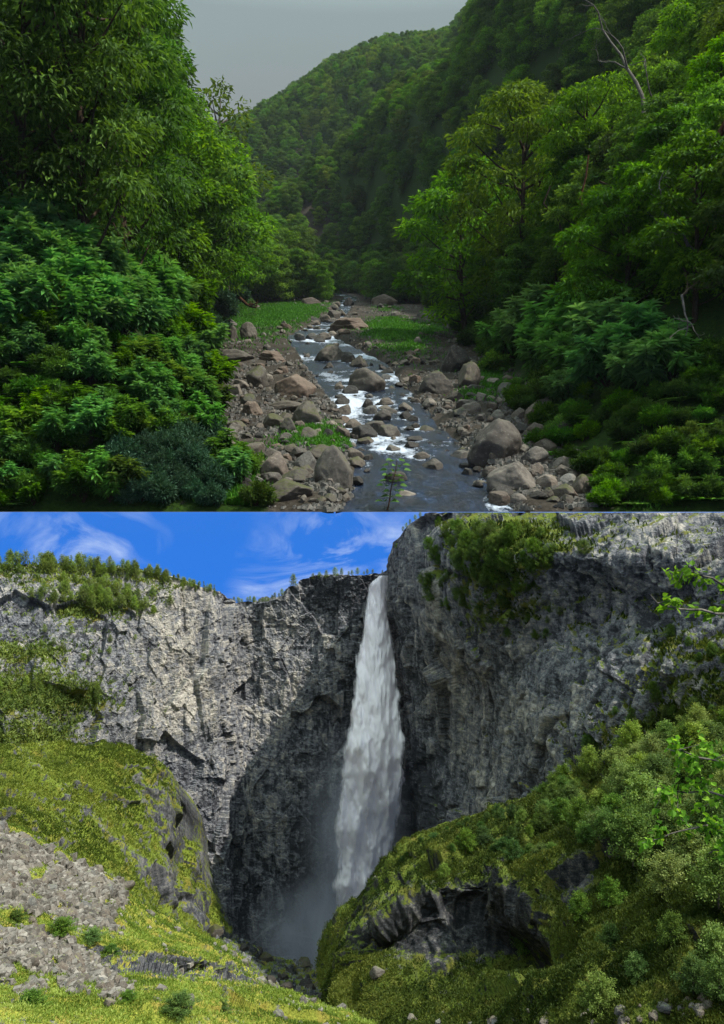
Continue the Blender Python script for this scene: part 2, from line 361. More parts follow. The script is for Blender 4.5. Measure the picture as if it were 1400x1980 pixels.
# ================================================================== LOWER GORGE
SHEETS = {}
def sheet(name, cols, nu, nv, disp, m, vegf, tonef, key=None, back=8, drop=1.5, clampz=-.03, skirt=0.0, ts=None):
    cols = sorted(cols, key=lambda c: c[0])
    px = np.array([c[0] for c in cols], float)
    K = np.array([[(r, y) for r, y in c[1]] for c in cols], float)       # cols x knots x 2
    u = np.linspace(px[0], px[-1], nu); A = herm(px, K, u)                # nu x k x 2
    tk = np.arange(K.shape[1]); v = np.linspace(0, tk[-1], nv)
    if ts is not None:                                                    # spread rows by mean screen height
        mr = K[:, :, 0].mean(0); cs = np.cumsum(np.r_[0, np.abs(np.diff(mr)) + 12]); v = np.interp(np.linspace(0, cs[-1], nv), cs, tk)
    B = np.moveaxis(herm(tk, np.moveaxis(A, 1, 0), v), 0, 1)              # nu x nv x 2
    uu = np.repeat(u[:, None], nv, 1)
    pts = P(uu, B[..., 0], B[..., 1])
    nb = 10                                                               # ground running on behind the crest
    t = np.linspace(1, 0, nb, endpoint=False)[None, :, None]
    top = pts[:, :1]
    dirv = unit(np.concatenate([top[..., :1] * 0, top[..., :1] * 0 + 1, top[..., :1] * 0], -1))
    bk = top + dirv * t * back; bk[..., 2] += t[..., 0] * back * (top[..., 2] / top[..., 1] * 1.3 - .12)
    pts = np.concatenate([bk, pts], 1); nvv = nv + nb
    du = np.gradient(pts, axis=0); dv = np.gradient(pts, axis=1); n = unit(np.cross(du, dv))
    flip = np.sum(n * (-pts), -1) < 0; n[flip] *= -1
    for _ in range(12):
        n[1:-1] = (n[:-2] + n[1:-1] + n[2:]); n[:, 1:-1] = (n[:, :-2] + n[:, 1:-1] + n[:, 2:]); n = unit(n)
    d, extra = disp(pts, n)
    for _ in range(2 if name in ('mossy_hill', 'hillside') else 1 if key == 'rc' else 0):   # soften the steps so that no face stretches into a comb
        d[1:-1] = (d[:-2] + 2 * d[1:-1] + d[2:]) / 4; d[:, 1:-1] = (d[:, :-2] + 2 * d[:, 1:-1] + d[:, 2:]) / 4
    d[:, :nb] *= np.linspace(0, 1, nb)[None]
    q = pts + n * d[..., None]
    q[..., 2] = np.minimum(q[..., 2], clampz)
    du = np.gradient(q, axis=0); dv = np.gradient(q, axis=1); n2 = unit(np.cross(du, dv)); n2[np.sum(n2 * n, -1) < 0] *= -1
    spx = q[..., 0] / q[..., 1] * FPX + 700; srow = 990 - q[..., 2] / q[..., 1] * FPX
    veg = vegf(q, n2, spx, srow); tone = tonef(q, n2, spx, srow, extra)
    o = obj(name, mesh(name, q, gridfaces(nu, nvv), {'veg': veg, 'tone': tone}), m)
    SHEETS[key or name] = (q, n2, spx, srow, veg)
    return tag(o, kind='structure')

def rockdisp(a, sc=1.0, strat=.5, seed=3):
    def f(p, n):
        w = p + .45 * sc * np.stack([vnoise(p / (2.5 * sc), 90), vnoise(p / (2.5 * sc), 91), vnoise(p / (2.5 * sc), 92)], -1)
        c, s = math.cos(strat * .35), math.sin(strat * .35)
        r = w.copy(); r[..., 0] = w[..., 0] * c + w[..., 2] * s; r[..., 2] = -w[..., 0] * s + w[..., 2] * c
        f1, r1 = facets(r, (4.2 * sc, 4.2 * sc, 6.5 * sc), seed); f2, r2 = facets(r, (1.5 * sc, 1.5 * sc, 1.9 * sc), seed + 20)
        f3, r3 = facets(w, (.75 * sc, .75 * sc, .8 * sc), seed + 40, .8); f4, r4 = facets(w, (.32 * sc, .32 * sc, .34 * sc), seed + 60, .8)
        fl = fbm(w / np.array([1.1 * sc, 1.1 * sc, 7 * sc]), 4, seed + 9, .55, True)
        d = a * (1.7 * f1 + .5 * f2 + .19 * f3 + .10 * f4 + .22 * fl) + a * .8 * fbm(p / (7 * sc), 4, seed + 5) + a * .12 * fbm(p / (.5 * sc), 3, seed + 7, .6, True)
        return d, (r1, r2, r3, r4)
    return f
# --- back wall: terraced left cliff, sunlit buttress, recessed headwall
wall_cols = [   # px, [(row, Y) crest .. foot]
 (-160, [(1092, 60), (1150, 58), (1215, 56), (1300, 53), (1400, 50), (1560, 47), (1760, 46), (1960, 46)]),
 (0,    [(1090, 61), (1150, 59), (1215, 57), (1300, 54), (1400, 51), (1560, 49), (1760, 48), (1960, 48)]),
 (150,  [(1095, 62), (1150, 60), (1215, 58), (1300, 56), (1400, 54), (1560, 53), (1760, 52), (1960, 51)]),
 (300,  [(1112, 63), (1160, 62), (1215, 61), (1300, 60), (1400, 59), (1560, 58), (1760, 57), (1960, 56)]),
 (400,  [(1138, 65), (1170, 64.5), (1215, 64), (1300, 63), (1400, 62.4), (1560, 61.5), (1760, 60), (1960, 59)]),
 (428,  [(1148, 66.5), (1175, 66), (1215, 65.5), (1300, 64.3), (1400, 63.6), (1560, 62.4), (1760, 61), (1960, 60)]),
 (452,  [(1166, 70), (1185, 69.5), (1215, 69.2), (1300, 68.5), (1400, 67.5), (1560, 66), (1760, 65), (1960, 64)]),
 (520,  [(1160, 71), (1180, 71), (1215, 71), (1300, 70), (1400, 69), (1560, 67.5), (1760, 66), (1960, 65)]),
 (600,  [(1122, 71), (1160, 71), (1215, 71), (1300, 70), (1400, 69), (1560, 68), (1760, 67), (1960, 66)]),
 (690,  [(1108, 71), (1150, 71), (1215, 70.5), (1300, 70.5), (1400, 71), (1560, 71), (1760, 70), (1960, 69)]),
 (745,  [(1108, 71), (1150, 71.5), (1215, 72.5), (1300, 73), (1400, 73.5), (1560, 73.5), (1760, 73), (1960, 72)]),
 (800,  [(1108, 71), (1150, 73), (1215, 73), (1300, 74), (1400, 74), (1560, 74), (1760, 74), (1960, 73)])]
def wall_veg(q, n, px, row):
    ledge = sstep(.45, .95, n[..., 2])
    crest = sstep(60, 0, row - np.interp(px, [-200, 0, 150, 300, 420, 450], [1092, 1090, 1095, 1112, 1142, 1166])) * (px < 440)
    band1 = np.exp(-((row - np.interp(px, [0, 200, 300], [1340, 1350, 1400])) / 45) ** 2) * sstep(280, 150, px)
    band2 = np.exp(-((row - 1262) / 22) ** 2) * sstep(200, 60, px)
    low = sstep(1360, 1430, row) * sstep(220, 100, px)
    b3 = np.exp(-((row - 1175) / 28) ** 2) * np.exp(-((px - 190) / 100) ** 2)
    v = .12 + .42 * ledge * sstep(460, 300, px) + .38 * crest + .6 * band1 + .42 * band2 + .5 * low + .5 * b3
    return v - .3 * sstep(300, 420, px)
def wall_tone(q, n, px, row, ex):
    r1, r2, r3, r4 = ex
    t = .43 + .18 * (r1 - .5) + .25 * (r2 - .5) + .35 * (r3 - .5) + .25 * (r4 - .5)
    t += .4 * np.exp(-((px - 350) / 75) ** 2) * sstep(1480, 1330, row)  # sunlight on the buttress painted into the rock as a paler tone
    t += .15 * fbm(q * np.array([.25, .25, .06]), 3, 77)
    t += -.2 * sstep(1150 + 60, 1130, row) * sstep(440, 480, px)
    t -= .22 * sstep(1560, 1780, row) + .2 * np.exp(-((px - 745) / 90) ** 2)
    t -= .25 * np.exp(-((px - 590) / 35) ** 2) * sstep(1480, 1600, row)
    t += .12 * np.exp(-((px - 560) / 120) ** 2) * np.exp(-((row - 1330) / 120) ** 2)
    return t
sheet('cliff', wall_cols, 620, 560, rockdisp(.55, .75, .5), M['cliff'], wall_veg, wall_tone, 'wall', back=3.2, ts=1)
# --- right cliff: shaded wall that comes towards the viewer
right_cols = [
 (748,  [(1100, 70), (1150, 70), (1250, 70), (1350, 70), (1480, 69), (1620, 68), (1760, 67), (1900, 66)]),
 (757,  [(1086, 67), (1150, 66.6), (1250, 66.5), (1350, 66.5), (1480, 66), (1620, 65), (1760, 64), (1900, 63)]),
 (775,  [(1036, 63), (1120, 63), (1250, 63.5), (1350, 64), (1480, 63), (1620, 62), (1760, 61), (1900, 60)]),
 (800,  [(1008, 60), (1100, 59), (1250, 59.5), (1350, 60.5), (1480, 60), (1620, 58), (1760, 57), (1900, 56)]),
 (850,  [(992, 58), (1090, 53), (1250, 55), (1350, 57), (1480, 56.5), (1620, 54), (1760, 52), (1900, 51)]),
 (925,  [(990, 54), (1090, 47), (1250, 49), (1350, 51), (1480, 50), (1620, 48), (1760, 47), (1900, 46)]),
 (1050, [(990, 49), (1080, 43), (1180, 44), (1330, 42), (1480, 40), (1620, 40), (1760, 40), (1900, 40)]),
 (1200, [(990, 45), (1080, 39), (1160, 40), (1300, 37), (1450, 35), (1620, 35), (1760, 35), (1900, 35)]),
 (1400, [(990, 41), (1080, 36), (1180, 35), (1300, 32), (1450, 30), (1620, 30), (1760, 30), (1900, 30)]),
 (1580, [(990, 38), (1080, 33), (1180, 31), (1300, 28), (1450, 26), (1620, 26), (1760, 26), (1900, 26)])]
def rc_veg(q, n, px, row):
    v = .12 + .35 * sstep(.35, .9, n[..., 2])
    v += .5 * np.exp(-((px - 960) / 120) ** 2 - ((row - 1090) / 110) ** 2)
    v += .35 * sstep(1180, 1330, px) * sstep(1180, 1330, row) + .22 * np.exp(-((row - 1180 + (px - 1100) * .12) / 30) ** 2) * (px > 900)
    v += .35 * sstep(1330, 1430, row) * sstep(1050, 1180, px)
    return v - .25 * sstep(860, 800, px)
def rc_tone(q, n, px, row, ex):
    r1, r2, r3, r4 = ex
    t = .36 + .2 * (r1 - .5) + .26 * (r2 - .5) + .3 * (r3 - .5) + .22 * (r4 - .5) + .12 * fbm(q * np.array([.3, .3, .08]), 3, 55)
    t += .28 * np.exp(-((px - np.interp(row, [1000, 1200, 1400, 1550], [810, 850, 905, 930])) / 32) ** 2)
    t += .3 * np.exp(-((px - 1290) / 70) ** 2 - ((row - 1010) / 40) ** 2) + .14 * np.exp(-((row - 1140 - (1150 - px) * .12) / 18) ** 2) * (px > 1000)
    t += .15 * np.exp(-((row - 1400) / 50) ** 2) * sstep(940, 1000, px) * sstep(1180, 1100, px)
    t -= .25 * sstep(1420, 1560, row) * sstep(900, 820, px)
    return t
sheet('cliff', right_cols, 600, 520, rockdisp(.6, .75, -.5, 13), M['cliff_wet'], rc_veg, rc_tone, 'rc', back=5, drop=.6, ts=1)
# --- green hill on the left, right end toned darker in place of the right cliff's shadow
hill_cols = [
 (-160, [(1440, 44), (1480, 38), (1530, 34), (1590, 31), (1680, 29), (1850, 27)]),
 (0,    [(1445, 44), (1480, 39), (1530, 35), (1590, 32), (1680, 30), (1850, 28)]),
 (100,  [(1440, 45), (1480, 41), (1540, 37), (1610, 34), (1700, 32), (1850, 30)]),
 (200,  [(1448, 46), (1490, 43), (1560, 40), (1640, 37), (1730, 34), (1860, 32)]),
 (280,  [(1468, 47), (1510, 45), (1590, 43), (1680, 40), (1770, 37), (1880, 34)]),
 (330,  [(1530, 49), (1570, 47.5), (1640, 46), (1710, 44), (1800, 40), (1900, 37)]),
 (348,  [(1580, 52), (1620, 50), (1670, 49), (1740, 47), (1820, 43), (1920, 40)]),
 (400,  [(1725, 54), (1750, 52), (1780, 50), (1810, 47), (1850, 44), (1940, 41)]),
 (440,  [(1800, 55), (1820, 52), (1840, 49), (1860, 47), (1890, 45), (1960, 42)])]
def hd(p, n):
    d, ex = rockdisp(.42, .55, .4, 23)(p, n)
    return d + .25 * fbm(p / 1.1, 4, 31), ex
def hill_veg(q, n, px, row): return .5 + .35 * sstep(.1, .7, n[..., 2]) - .12 * sstep(200, 370, px) - .25 * np.exp(-((row - 1600 - (px - 200) * .9) / 18) ** 2) + .3 * fbm(q / 2.0, 4, 41)
def hill_tone(q, n, px, row, ex): return .4 + .2 * (ex[1] - .5) + .25 * (ex[2] - .5) - .1 * sstep(300, 400, px)
M['hill'] = m_cliff('grassy hillside', .04, .13, .32, (.07, .11, .012), (.20, .25, .03), 1.8)
sheet('hillside', hill_cols, 420, 320, hd, M['hill'], hill_veg, hill_tone, back=10, drop=3)
# --- boulder floor at the foot of the fall
floor_cols = [
 (360, [(1790, 52), (1830, 47), (1880, 42), (1960, 36), (2080, 30)]),
 (450, [(1815, 53), (1845, 48), (1890, 43), (1965, 37), (2080, 30)]),
 (520, [(1858, 54), (1880, 49), (1915, 44), (1975, 38), (2080, 30)]),
 (600, [(1884, 55), (1900, 50), (1930, 45), (1980, 39), (2080, 30)]),
 (650, [(1872, 52), (1890, 48), (1930, 44), (1985, 38), (2080, 30)]),
 (760, [(1850, 50), (1880, 46), (1930, 42), (1985, 37), (2080, 30)])]
sheet('gorge_floor', floor_cols, 260, 220, rockdisp(.5, .5, .3, 43), M['cliff_wet'],
      lambda q, n, px, row: .3 + .3 * sstep(.3, .9, n[..., 2]), lambda q, n, px, row, ex: .3 + .3 * (ex[1] - .5) + .25 * (ex[2] - .5), back=14, drop=1)
# --- mossy mound in the right foreground
mound_cols = [
 (628,  [(1872, 34), (1885, 32), (1900, 30), (1930, 28), (1960, 26.5), (2000, 25), (2060, 22)]),
 (655,  [(1800, 34), (1825, 32), (1860, 29), (1900, 27), (1940, 25.5), (1990, 24), (2060, 21)]),
 (700,  [(1728, 34), (1760, 31), (1810, 27.5), (1870, 26.5), (1930, 25), (1985, 23), (2060, 20)]),
 (755,  [(1655, 35), (1700, 31), (1760, 27), (1830, 27), (1890, 25), (1960, 22), (2060, 19)]),
 (830,  [(1605, 35), (1650, 31), (1710, 27), (1790, 26.5), (1860, 25), (1945, 21), (2060, 18)]),
 (950,  [(1565, 34), (1620, 29.5), (1690, 26), (1780, 25.5), (1850, 24.5), (1930, 20), (2060, 17)]),
 (1060, [(1520, 33), (1590, 28), (1660, 24.5), (1750, 22.5), (1840, 21), (1930, 18), (2060, 15.5)]),
 (1150, [(1470, 32), (1560, 27), (1640, 23.5), (1740, 21), (1840, 18.5), (1930, 16.5), (2060, 14.5)]),
 (1280, [(1420, 30), (1530, 25), (1620, 22), (1730, 19), (1830, 16.8), (1930, 15), (2060, 13)]),
 (1400, [(1390, 28), (1510, 24), (1610, 20.5), (1720, 17.5), (1830, 15.5), (1930, 13.8), (2060, 12)]),
 (1560, [(1370, 26), (1500, 22), (1600, 19), (1710, 16), (1820, 14), (1930, 12.5), (2060, 11)])]
def md(p, n):
    d, ex = rockdisp(.38, .5, .45, 63)(p, n)
    d = d + .45 * fbm(p / 3.2, 4, 64)
    px = p[..., 0] / p[..., 1] * FPX + 700; row = 990 - p[..., 2] / p[..., 1] * FPX
    cave = np.exp(-((px - 985) / 42) ** 2 - ((row - 1848) / 34) ** 2)
    return d + .22 * fbm(p / .7, 4, 61) - 2.2 * cave, ex
def mound_veg(q, n, px, row):
    dark = np.exp(-((px - 830) / 150) ** 2 - ((row - 1800) / 80) ** 2) + .8 * np.exp(-((px - 960) / 80) ** 2 - ((row - 1760) / 70) ** 2)
    pale = np.exp(-((px - 1120) / 45) ** 2 - ((row - 1690) / 60) ** 2)
    return .55 + .28 * sstep(0, .7, n[..., 2]) - .55 * dark - .4 * pale + .18 * fbm(q / 1.5, 3, 42)
def mound_tone(q, n, px, row, ex):
    pale = np.exp(-((px - 1120) / 45) ** 2 - ((row - 1690) / 60) ** 2) + .8 * np.exp(-((px - 800) / 60) ** 2 - ((row - 1850) / 16) ** 2)
    return .33 + .25 * (ex[1] - .5) + .25 * (ex[2] - .5) + .3 * pale
sheet('mossy_hill', mound_cols, 620, 480, md, M['mound'], mound_veg, mound_tone, back=9, drop=2.5)
# --- near slope with scree, rock band and moss
fore_cols = [
 (-160, [(1545, 27), (1620, 24), (1700, 21), (1770, 18.5), (1840, 16.5), (1900, 15), (1950, 13.6), (2060, 11)]),
 (0,    [(1592, 28), (1650, 25), (1720, 22), (1780, 19.5), (1850, 17), (1905, 15.5), (1950, 14), (2060, 11.4)]),
 (100,  [(1640, 29), (1690, 26), (1750, 23), (1800, 20.5), (1855, 18), (1905, 16.5), (1950, 14.6), (2060, 11.8)]),
 (200,  [(1692, 30), (1735, 27), (1780, 24), (1822, 21.2), (1872, 20.5), (1896, 17.3), (1945, 15.2), (2060, 12.2)]),
 (300,  [(1765, 31), (1790, 28), (1815, 25.5), (1834, 22.8), (1886, 22.0), (1902, 18.5), (1940, 16), (2060, 12.8)]),
 (400,  [(1813, 32), (1825, 29.5), (1838, 27), (1848, 24.3), (1893, 23.4), (1906, 19.8), (1940, 16.8), (2060, 13.4)]),
 (460,  [(1850, 32), (1860, 29.5), (1870, 27), (1872, 25.6), (1904, 24.5), (1916, 20.5), (1945, 17.6), (2060, 14)]),
 (492,  [(1893, 31), (1897, 29), (1901, 27), (1906, 25.5), (1912, 24), (1922, 21), (1948, 18), (2060, 14.4)]),
 (560,  [(1925, 29), (1930, 27), (1936, 25), (1942, 23), (1948, 21.5), (1955, 20), (1968, 18), (2060, 15)]),
 (640,  [(1955, 28), (1958, 26), (1961, 24), (1964, 22.5), (1968, 21), (1973, 19.5), (1982, 18), (2060, 15.5)]),
 (720,  [(1984, 27), (1986, 25), (1988, 23), (1990, 22), (1993, 21), (1998, 19.5), (2005, 18), (2060, 16)])]
def fd(p, n):
    d, ex = rockdisp(.2, .35, .2, 83)(p, n)
    px = p[..., 0] / p[..., 1] * FPX + 700; row = 990 - p[..., 2] / p[..., 1] * FPX
    k = np.interp(px, [100, 200, 300, 400, 500], [1850, 1872, 1885, 1890, 1905])
    band = np.exp(-((row - k) / 16) ** 2) * sstep(150, 230, px) * sstep(510, 480, px)
    return d * (.6 + 2 * band) + .13 * fbm(p / .55, 4, 81) - .25 * band, ex
def fore_masks(px, row):
    px = px + 22 * fbm(np.stack([px / 60, row / 30, px * 0], -1), 4, 222); row = row + 14 * fbm(np.stack([px / 40, row / 30, px * 0 + 5], -1), 4, 224)
    k = np.interp(px, [100, 200, 300, 400, 500], [1850, 1855, 1866, 1875, 1892])
    band = np.exp(-((row - k) / 22) ** 4) * sstep(130, 210, px) * sstep(520, 490, px)
    s1 = sstep(-14, 8, row - np.interp(px, [0, 200, 260, 340], [1600, 1700, 1745, 1800])) * sstep(1775, 1745, row - .22 * px + 10) * sstep(255, 170, px)
    s2 = sstep(1795, 1810, row - 0 * px) * sstep(1925, 1895, row - .05 * px) * sstep(np.interp(row, [1800, 1900], [120, 270]), np.interp(row, [1800, 1900], [70, 190]), px)
    return band, np.clip(s1 + s2, 0, 1) * sstep(-.3, .15, fbm(np.stack([px / 34, row / 16, px * 0], -1), 4, 223) + .12)
def fore_veg(q, n, px, row):
    band, sc = fore_masks(px, row)
    return .80 - .95 * band * (1 - sstep(.55, .95, n[..., 2])) - .5 * sc + .38 * fbm(q / 1.1, 4, 44)
sheet('meadow', fore_cols, 520, 420, fd, M['meadow'], fore_veg, lambda q, n, px, row, ex: .5 + .25 * (ex[2] - .5) + .25 * (ex[3] - .5) - .2 * fore_masks(px, row)[0], back=6, drop=1.5)

# --- waterfall: three broken curtains of falling water
def m_water_fall():
    m, nt = mat('falling water')
    v = attr(nt, 'tv'); u = attr(nt, 'tu'); e = attr(nt, 'ed'); ly = attr(nt, 'ly')
    cx = N(nt, 'ShaderNodeCombineXYZ'); nt.links.new(mth(nt, 'MULTIPLY', u, 9), cx.inputs[0]); nt.links.new(mth(nt, 'MULTIPLY', v, 5.5), cx.inputs[1]); nt.links.new(mth(nt, 'MULTIPLY', ly, 7.7), cx.inputs[2])
    n1 = N(nt, 'ShaderNodeTexNoise'); n1.inputs['Scale'].default_value = 1.1; n1.inputs['Detail'].default_value = 7; n1.inputs['Roughness'].default_value = .65; n1.inputs['Distortion'].default_value = .7
    nt.links.new(cx.outputs[0], n1.inputs['Vector'])
    mp = N(nt, 'ShaderNodeMapping'); mp.inputs['Scale'].default_value = (4.5, 1.6, 1); nt.links.new(cx.outputs[0], mp.inputs[0])
    n2 = N(nt, 'ShaderNodeTexNoise'); n2.inputs['Scale'].default_value = 1.2; n2.inputs['Detail'].default_value = 5; nt.links.new(mp.outputs[0], n2.inputs['Vector'])
    s = mth(nt, 'ADD', mth(nt, 'MULTIPLY', n1.outputs[0], .75), mth(nt, 'MULTIPLY', n2.outputs[0], .35))
    al = mth(nt, 'ADD', mth(nt, 'SUBTRACT', s, .62), mth(nt, 'MULTIPLY', e, 1.0))
    al = mrange(nt, al, .02, .36, 0, .97)
    b = N(nt, 'ShaderNodeBsdfPrincipled'); b.inputs['Roughness'].default_value = .8
    nt.links.new(ramp(nt, s, [(.38, (.80, .77, .88)), (.52, (.98, .93, .98))]), b.inputs['Base Color'])
    tl = N(nt, 'ShaderNodeBsdfTranslucent'); tl.inputs[0].default_value = (.95, .9, .97, 1)
    mm = N(nt, 'ShaderNodeMixShader'); mm.inputs[0].default_value = .3; nt.links.new(b.outputs[0], mm.inputs[1]); nt.links.new(tl.outputs[0], mm.inputs[2])
    tr = N(nt, 'ShaderNodeBsdfTransparent'); mx = N(nt, 'ShaderNodeMixShader'); nt.links.new(al, mx.inputs[0]); nt.links.new(tr.outputs[0], mx.inputs[1]); nt.links.new(mm.outputs[0], mx.inputs[2])
    o = N(nt, 'ShaderNodeOutputMaterial'); nt.links.new(mx.outputs[0], o.inputs[0]); return m
def waterfall():
    rows = np.array([1113, 1130, 1200, 1300, 1400, 1500, 1600, 1700, 1790, 1870])
    lf = np.array([730, 711, 700, 690, 678, 660, 650, 650, 648, 640]); rt = np.array([753, 753, 755, 765, 778, 782, 770, 735, 712, 680])
    Vs, Fs, A, off = [], [], {'tu': [], 'tv': [], 'ed': [], 'ly': []}, 0
    for L, (Y0, Y1, grow) in enumerate([(67.5, 60.5, 0), (67.2, 59.5, 6), (66.8, 58.4, 14)]):
        nu, nv = 70, 260
        t = np.linspace(0, 1, nv); row = 1113 + t * (1875 - 1113); g = grow * sstep(0, .3, t)
        a = np.interp(row, rows, lf) - g; b = np.interp(row, rows, rt) + g
        a += (5 + 9 * t) * fbm(np.stack([row / 28, row * 0, row * 0 + L], -1), 4, 5) * sstep(0, .2, t); b += (5 + 9 * t) * fbm(np.stack([row / 28, row * 0 + 9, row * 0 + L], -1), 4, 6) * sstep(0, .2, t)
        u = np.linspace(0, 1, nu); U, T = np.meshgrid(u, t, indexing='ij')
        px = a[None] + (b - a)[None] * U
        Y = Y0 + (Y1 - Y0) * sstep(0, .5, T) - 1.1 * np.sin(U * np.pi) + .9 * fbm(np.stack([px / 16, T * 14, T * 0 + L * 3], -1), 4, 8)
        q = P(px, 1113 + T * 762 + 0 * px, Y)
        Vs.append(q.reshape(-1, 3)); Fs.append(gridfaces(nu, nv, off)); off += nu * nv
        w = (b - a)[None] * np.ones_like(U)
        edge = np.minimum(U, 1 - U) * w
        core = sstep(0, 10 + 14 * T + 6 * L, edge) * .82 * (1 - .12 * sstep(.5, 1, T)) - .08 - .06 * L
        core = core + .10 * sstep(.25, .0, T)
        A['tu'].append(px / 100); A['tv'].append(T * 2.6); A['ed'].append(core); A['ly'].append(T * 0 + L)
    me = mesh('waterfall', np.concatenate(Vs), np.concatenate(Fs), {k: np.concatenate([x.ravel() for x in v]) for k, v in A.items()}, True)
    tag(obj('waterfall', me, m_water_fall()), kind='structure')
waterfall()
def mist():
    import bmesh
    bm = bmesh.new(); bmesh.ops.create_icosphere(bm, subdivisions=3, radius=1); me = bpy.data.meshes.new('mist'); bm.to_mesh(me); bm.free()
    m, nt = mat('spray'); v = N(nt, 'ShaderNodeVolumePrincipled'); o = N(nt, 'ShaderNodeOutputMaterial'); nt.links.new(v.outputs[0], o.inputs['Volume'])
    v.inputs['Color'].default_value = (.82, .86, .98, 1); v.inputs['Anisotropy'].default_value = .2
    tc = N(nt, 'ShaderNodeTexCoord'); g = N(nt, 'ShaderNodeVectorMath', operation='LENGTH'); nt.links.new(tc.outputs['Object'], g.inputs[0])
    fall = mrange(nt, g.outputs['Value'], 1.0, .1)
    nn = noise(nt, 2.2, 4, .6, st=(1, 1, .6))
    nt.links.new(mth(nt, 'MULTIPLY', mth(nt, 'MULTIPLY', mth(nt, 'POWER', fall, 1.6), mrange(nt, nn, .35, .75)), MIST), v.inputs['Density'])
    me.materials.append(m)
    for loc, sc in ((P(np.array(610.), 1835, 58.), (6.0, 5.0, 6.5)), (P(np.array(690.), 1620, 59.), (5.0, 3.0, 10.))):
        o = bpy.data.objects.new('mist', me); C.objects.link(o); o.location = loc; o.scale = sc; tag(o, kind='stuff')
MIST = 1.1
mist()

# ================================================================== UPPER VALLEY
ys_ = np.array([40, 75, 92, 124, 189, 257, 400, 554, 720, 900, 1300, 2400.])
eR_ = np.array([21, 22, 24, 27, 31, 36, 38, 24, -22, -60, -110, -220.])
eL_ = np.array([-8, -11, -15, -25, -35, -45, -58, -62, -78, -100, -150, -260.])
sc_y = np.array([40, 76, 92, 124, 189, 257, 327, 400, 554, 800, 1200, 2400.])
sc_c = np.array([8, 6.6, 6.7, 3.7, -4, -17, -14, -10.6, -8, -54, -92, -200.])
sc_w = np.array([9, 8.2, 6.8, 6.2, 9.5, 7, 4.2, 3.6, 4, 6, 8, 8.])
def base(y): return .32 * y - 24
def Zt(x, y):
    x, y = np.broadcast_arrays(np.asarray(x, float), np.asarray(y, float))
    eR = np.interp(y, ys_, eR_); eL = np.interp(y, ys_, eL_)
    uR = x - eR; uL = eL - x
    p = np.stack([x, y, x * 0], -1)
    b = 1.05 * np.maximum(uR, 0) - 1.5 * (1 - np.exp(-np.maximum(uR, 0) / 4))
    sl = np.interp(y, [40, 100, 180, 320, 450, 900], [1.0, 1.15, 1.5, 1.5, .9, .5])
    b = b + sl * np.maximum(uL, 0)
    b = b * (np.clip((y - 75) / 22, 0, 1) * .65 + .35 * sstep(74.5, 80, y))
    rel = np.exp(-(np.abs(y - 1500) / 900))
    hillmask = sstep(5, 60, np.maximum(uR, uL)) + sstep(600, 800, y)
    lump = np.minimum(hillmask, 1) * (10 * fbm(p / 90, 3, 301) + 22 * fbm(p / 260, 2, 302) * sstep(300, 900, y))
    flat = .9 * fbm(p / 9, 3, 303) + .5
    c = np.interp(y, sc_y, sc_c); w = np.interp(y, sc_y, sc_w)
    ch = sstep(w + 2.5, w - 1, np.abs(x - c)) * sstep(1500, 900, y)
    gb = 1.6 * np.exp(-((x + 33) / 26) ** 2 - ((y - 360) / 80) ** 2) + 1.6 * np.exp(-((x - 12) / 14) ** 2 - ((y - 260) / 60) ** 2)
    z = base(y) + b + flat * (1 - ch) - 1.1 * ch + gb * (1 - ch)
    sky_ = (990 - np.interp(x / 1450 * FPX + 700, [300, 400, 450, 490, 560, 640, 700, 760, 860, 900, 950, 1050, 1500], [330, 260, 232, 215, 172, 115, 90, 70, 60, 45, 5, -80, -260])) / FPX * 1450 - 22
    zs = (990 - np.interp(x / 800 * FPX + 700, [430, 500, 540, 560, 600, 640, 700, 760, 850, 900, 950, 1050, 1500], [560, 470, 420, 400, 365, 330, 272, 222, 140, 95, 50, -30, -300])) / FPX * 800
    y0_ = np.interp(x, [0, 110], [600, 240]); k2 = sstep(0, 1, (y - y0_) / (800 - y0_)) ** .85 * np.maximum(sstep(2, 40, uR), sstep(640, 780, y))
    z = np.where((uR > 0) | (y > 640), np.maximum(z, z * (1 - k2) + (zs - .25 * np.maximum(y - 800, 0)) * k2), z)
    k = sstep(850, 1450, y) ** .9
    z = z * (1 - k) + (sky_ - .3 * np.maximum(y - 1450, 0)) * k
    z = z + lump * (1 - .8 * sstep(1000, 1450, y))
    pxx = x / y * FPX + 700
    rt = (990 - np.interp(pxx, [300, 400, 450, 490, 560, 640, 700, 760, 860, 900, 950, 1050, 1500], [330, 260, 232, 215, 172, 115, 90, 70, 60, 45, 5, -80, -260])) / FPX
    cap = 60 * sstep(850, 960, x / y * FPX + 700) + y * rt - 24 - .05 * np.maximum(1450 - y, 0) - .5 * np.maximum(y - 1450, 0) + 8 * fbm(p / 70, 3, 305)
    z = np.where(y > 420, np.minimum(z, cap), z)
    return np.minimum(z, (y - 74.7) * 1.7)
def hit(px, row):
    ys = np.exp(np.linspace(math.log(75.3), math.log(2300), 1500)); xs = (px - 700) / FPX * ys; z = np.maximum(Zt(xs, ys), 0)
    k = np.argmax(z / ys >= (990 - row) / FPX); return xs[k], ys[k], z[k]
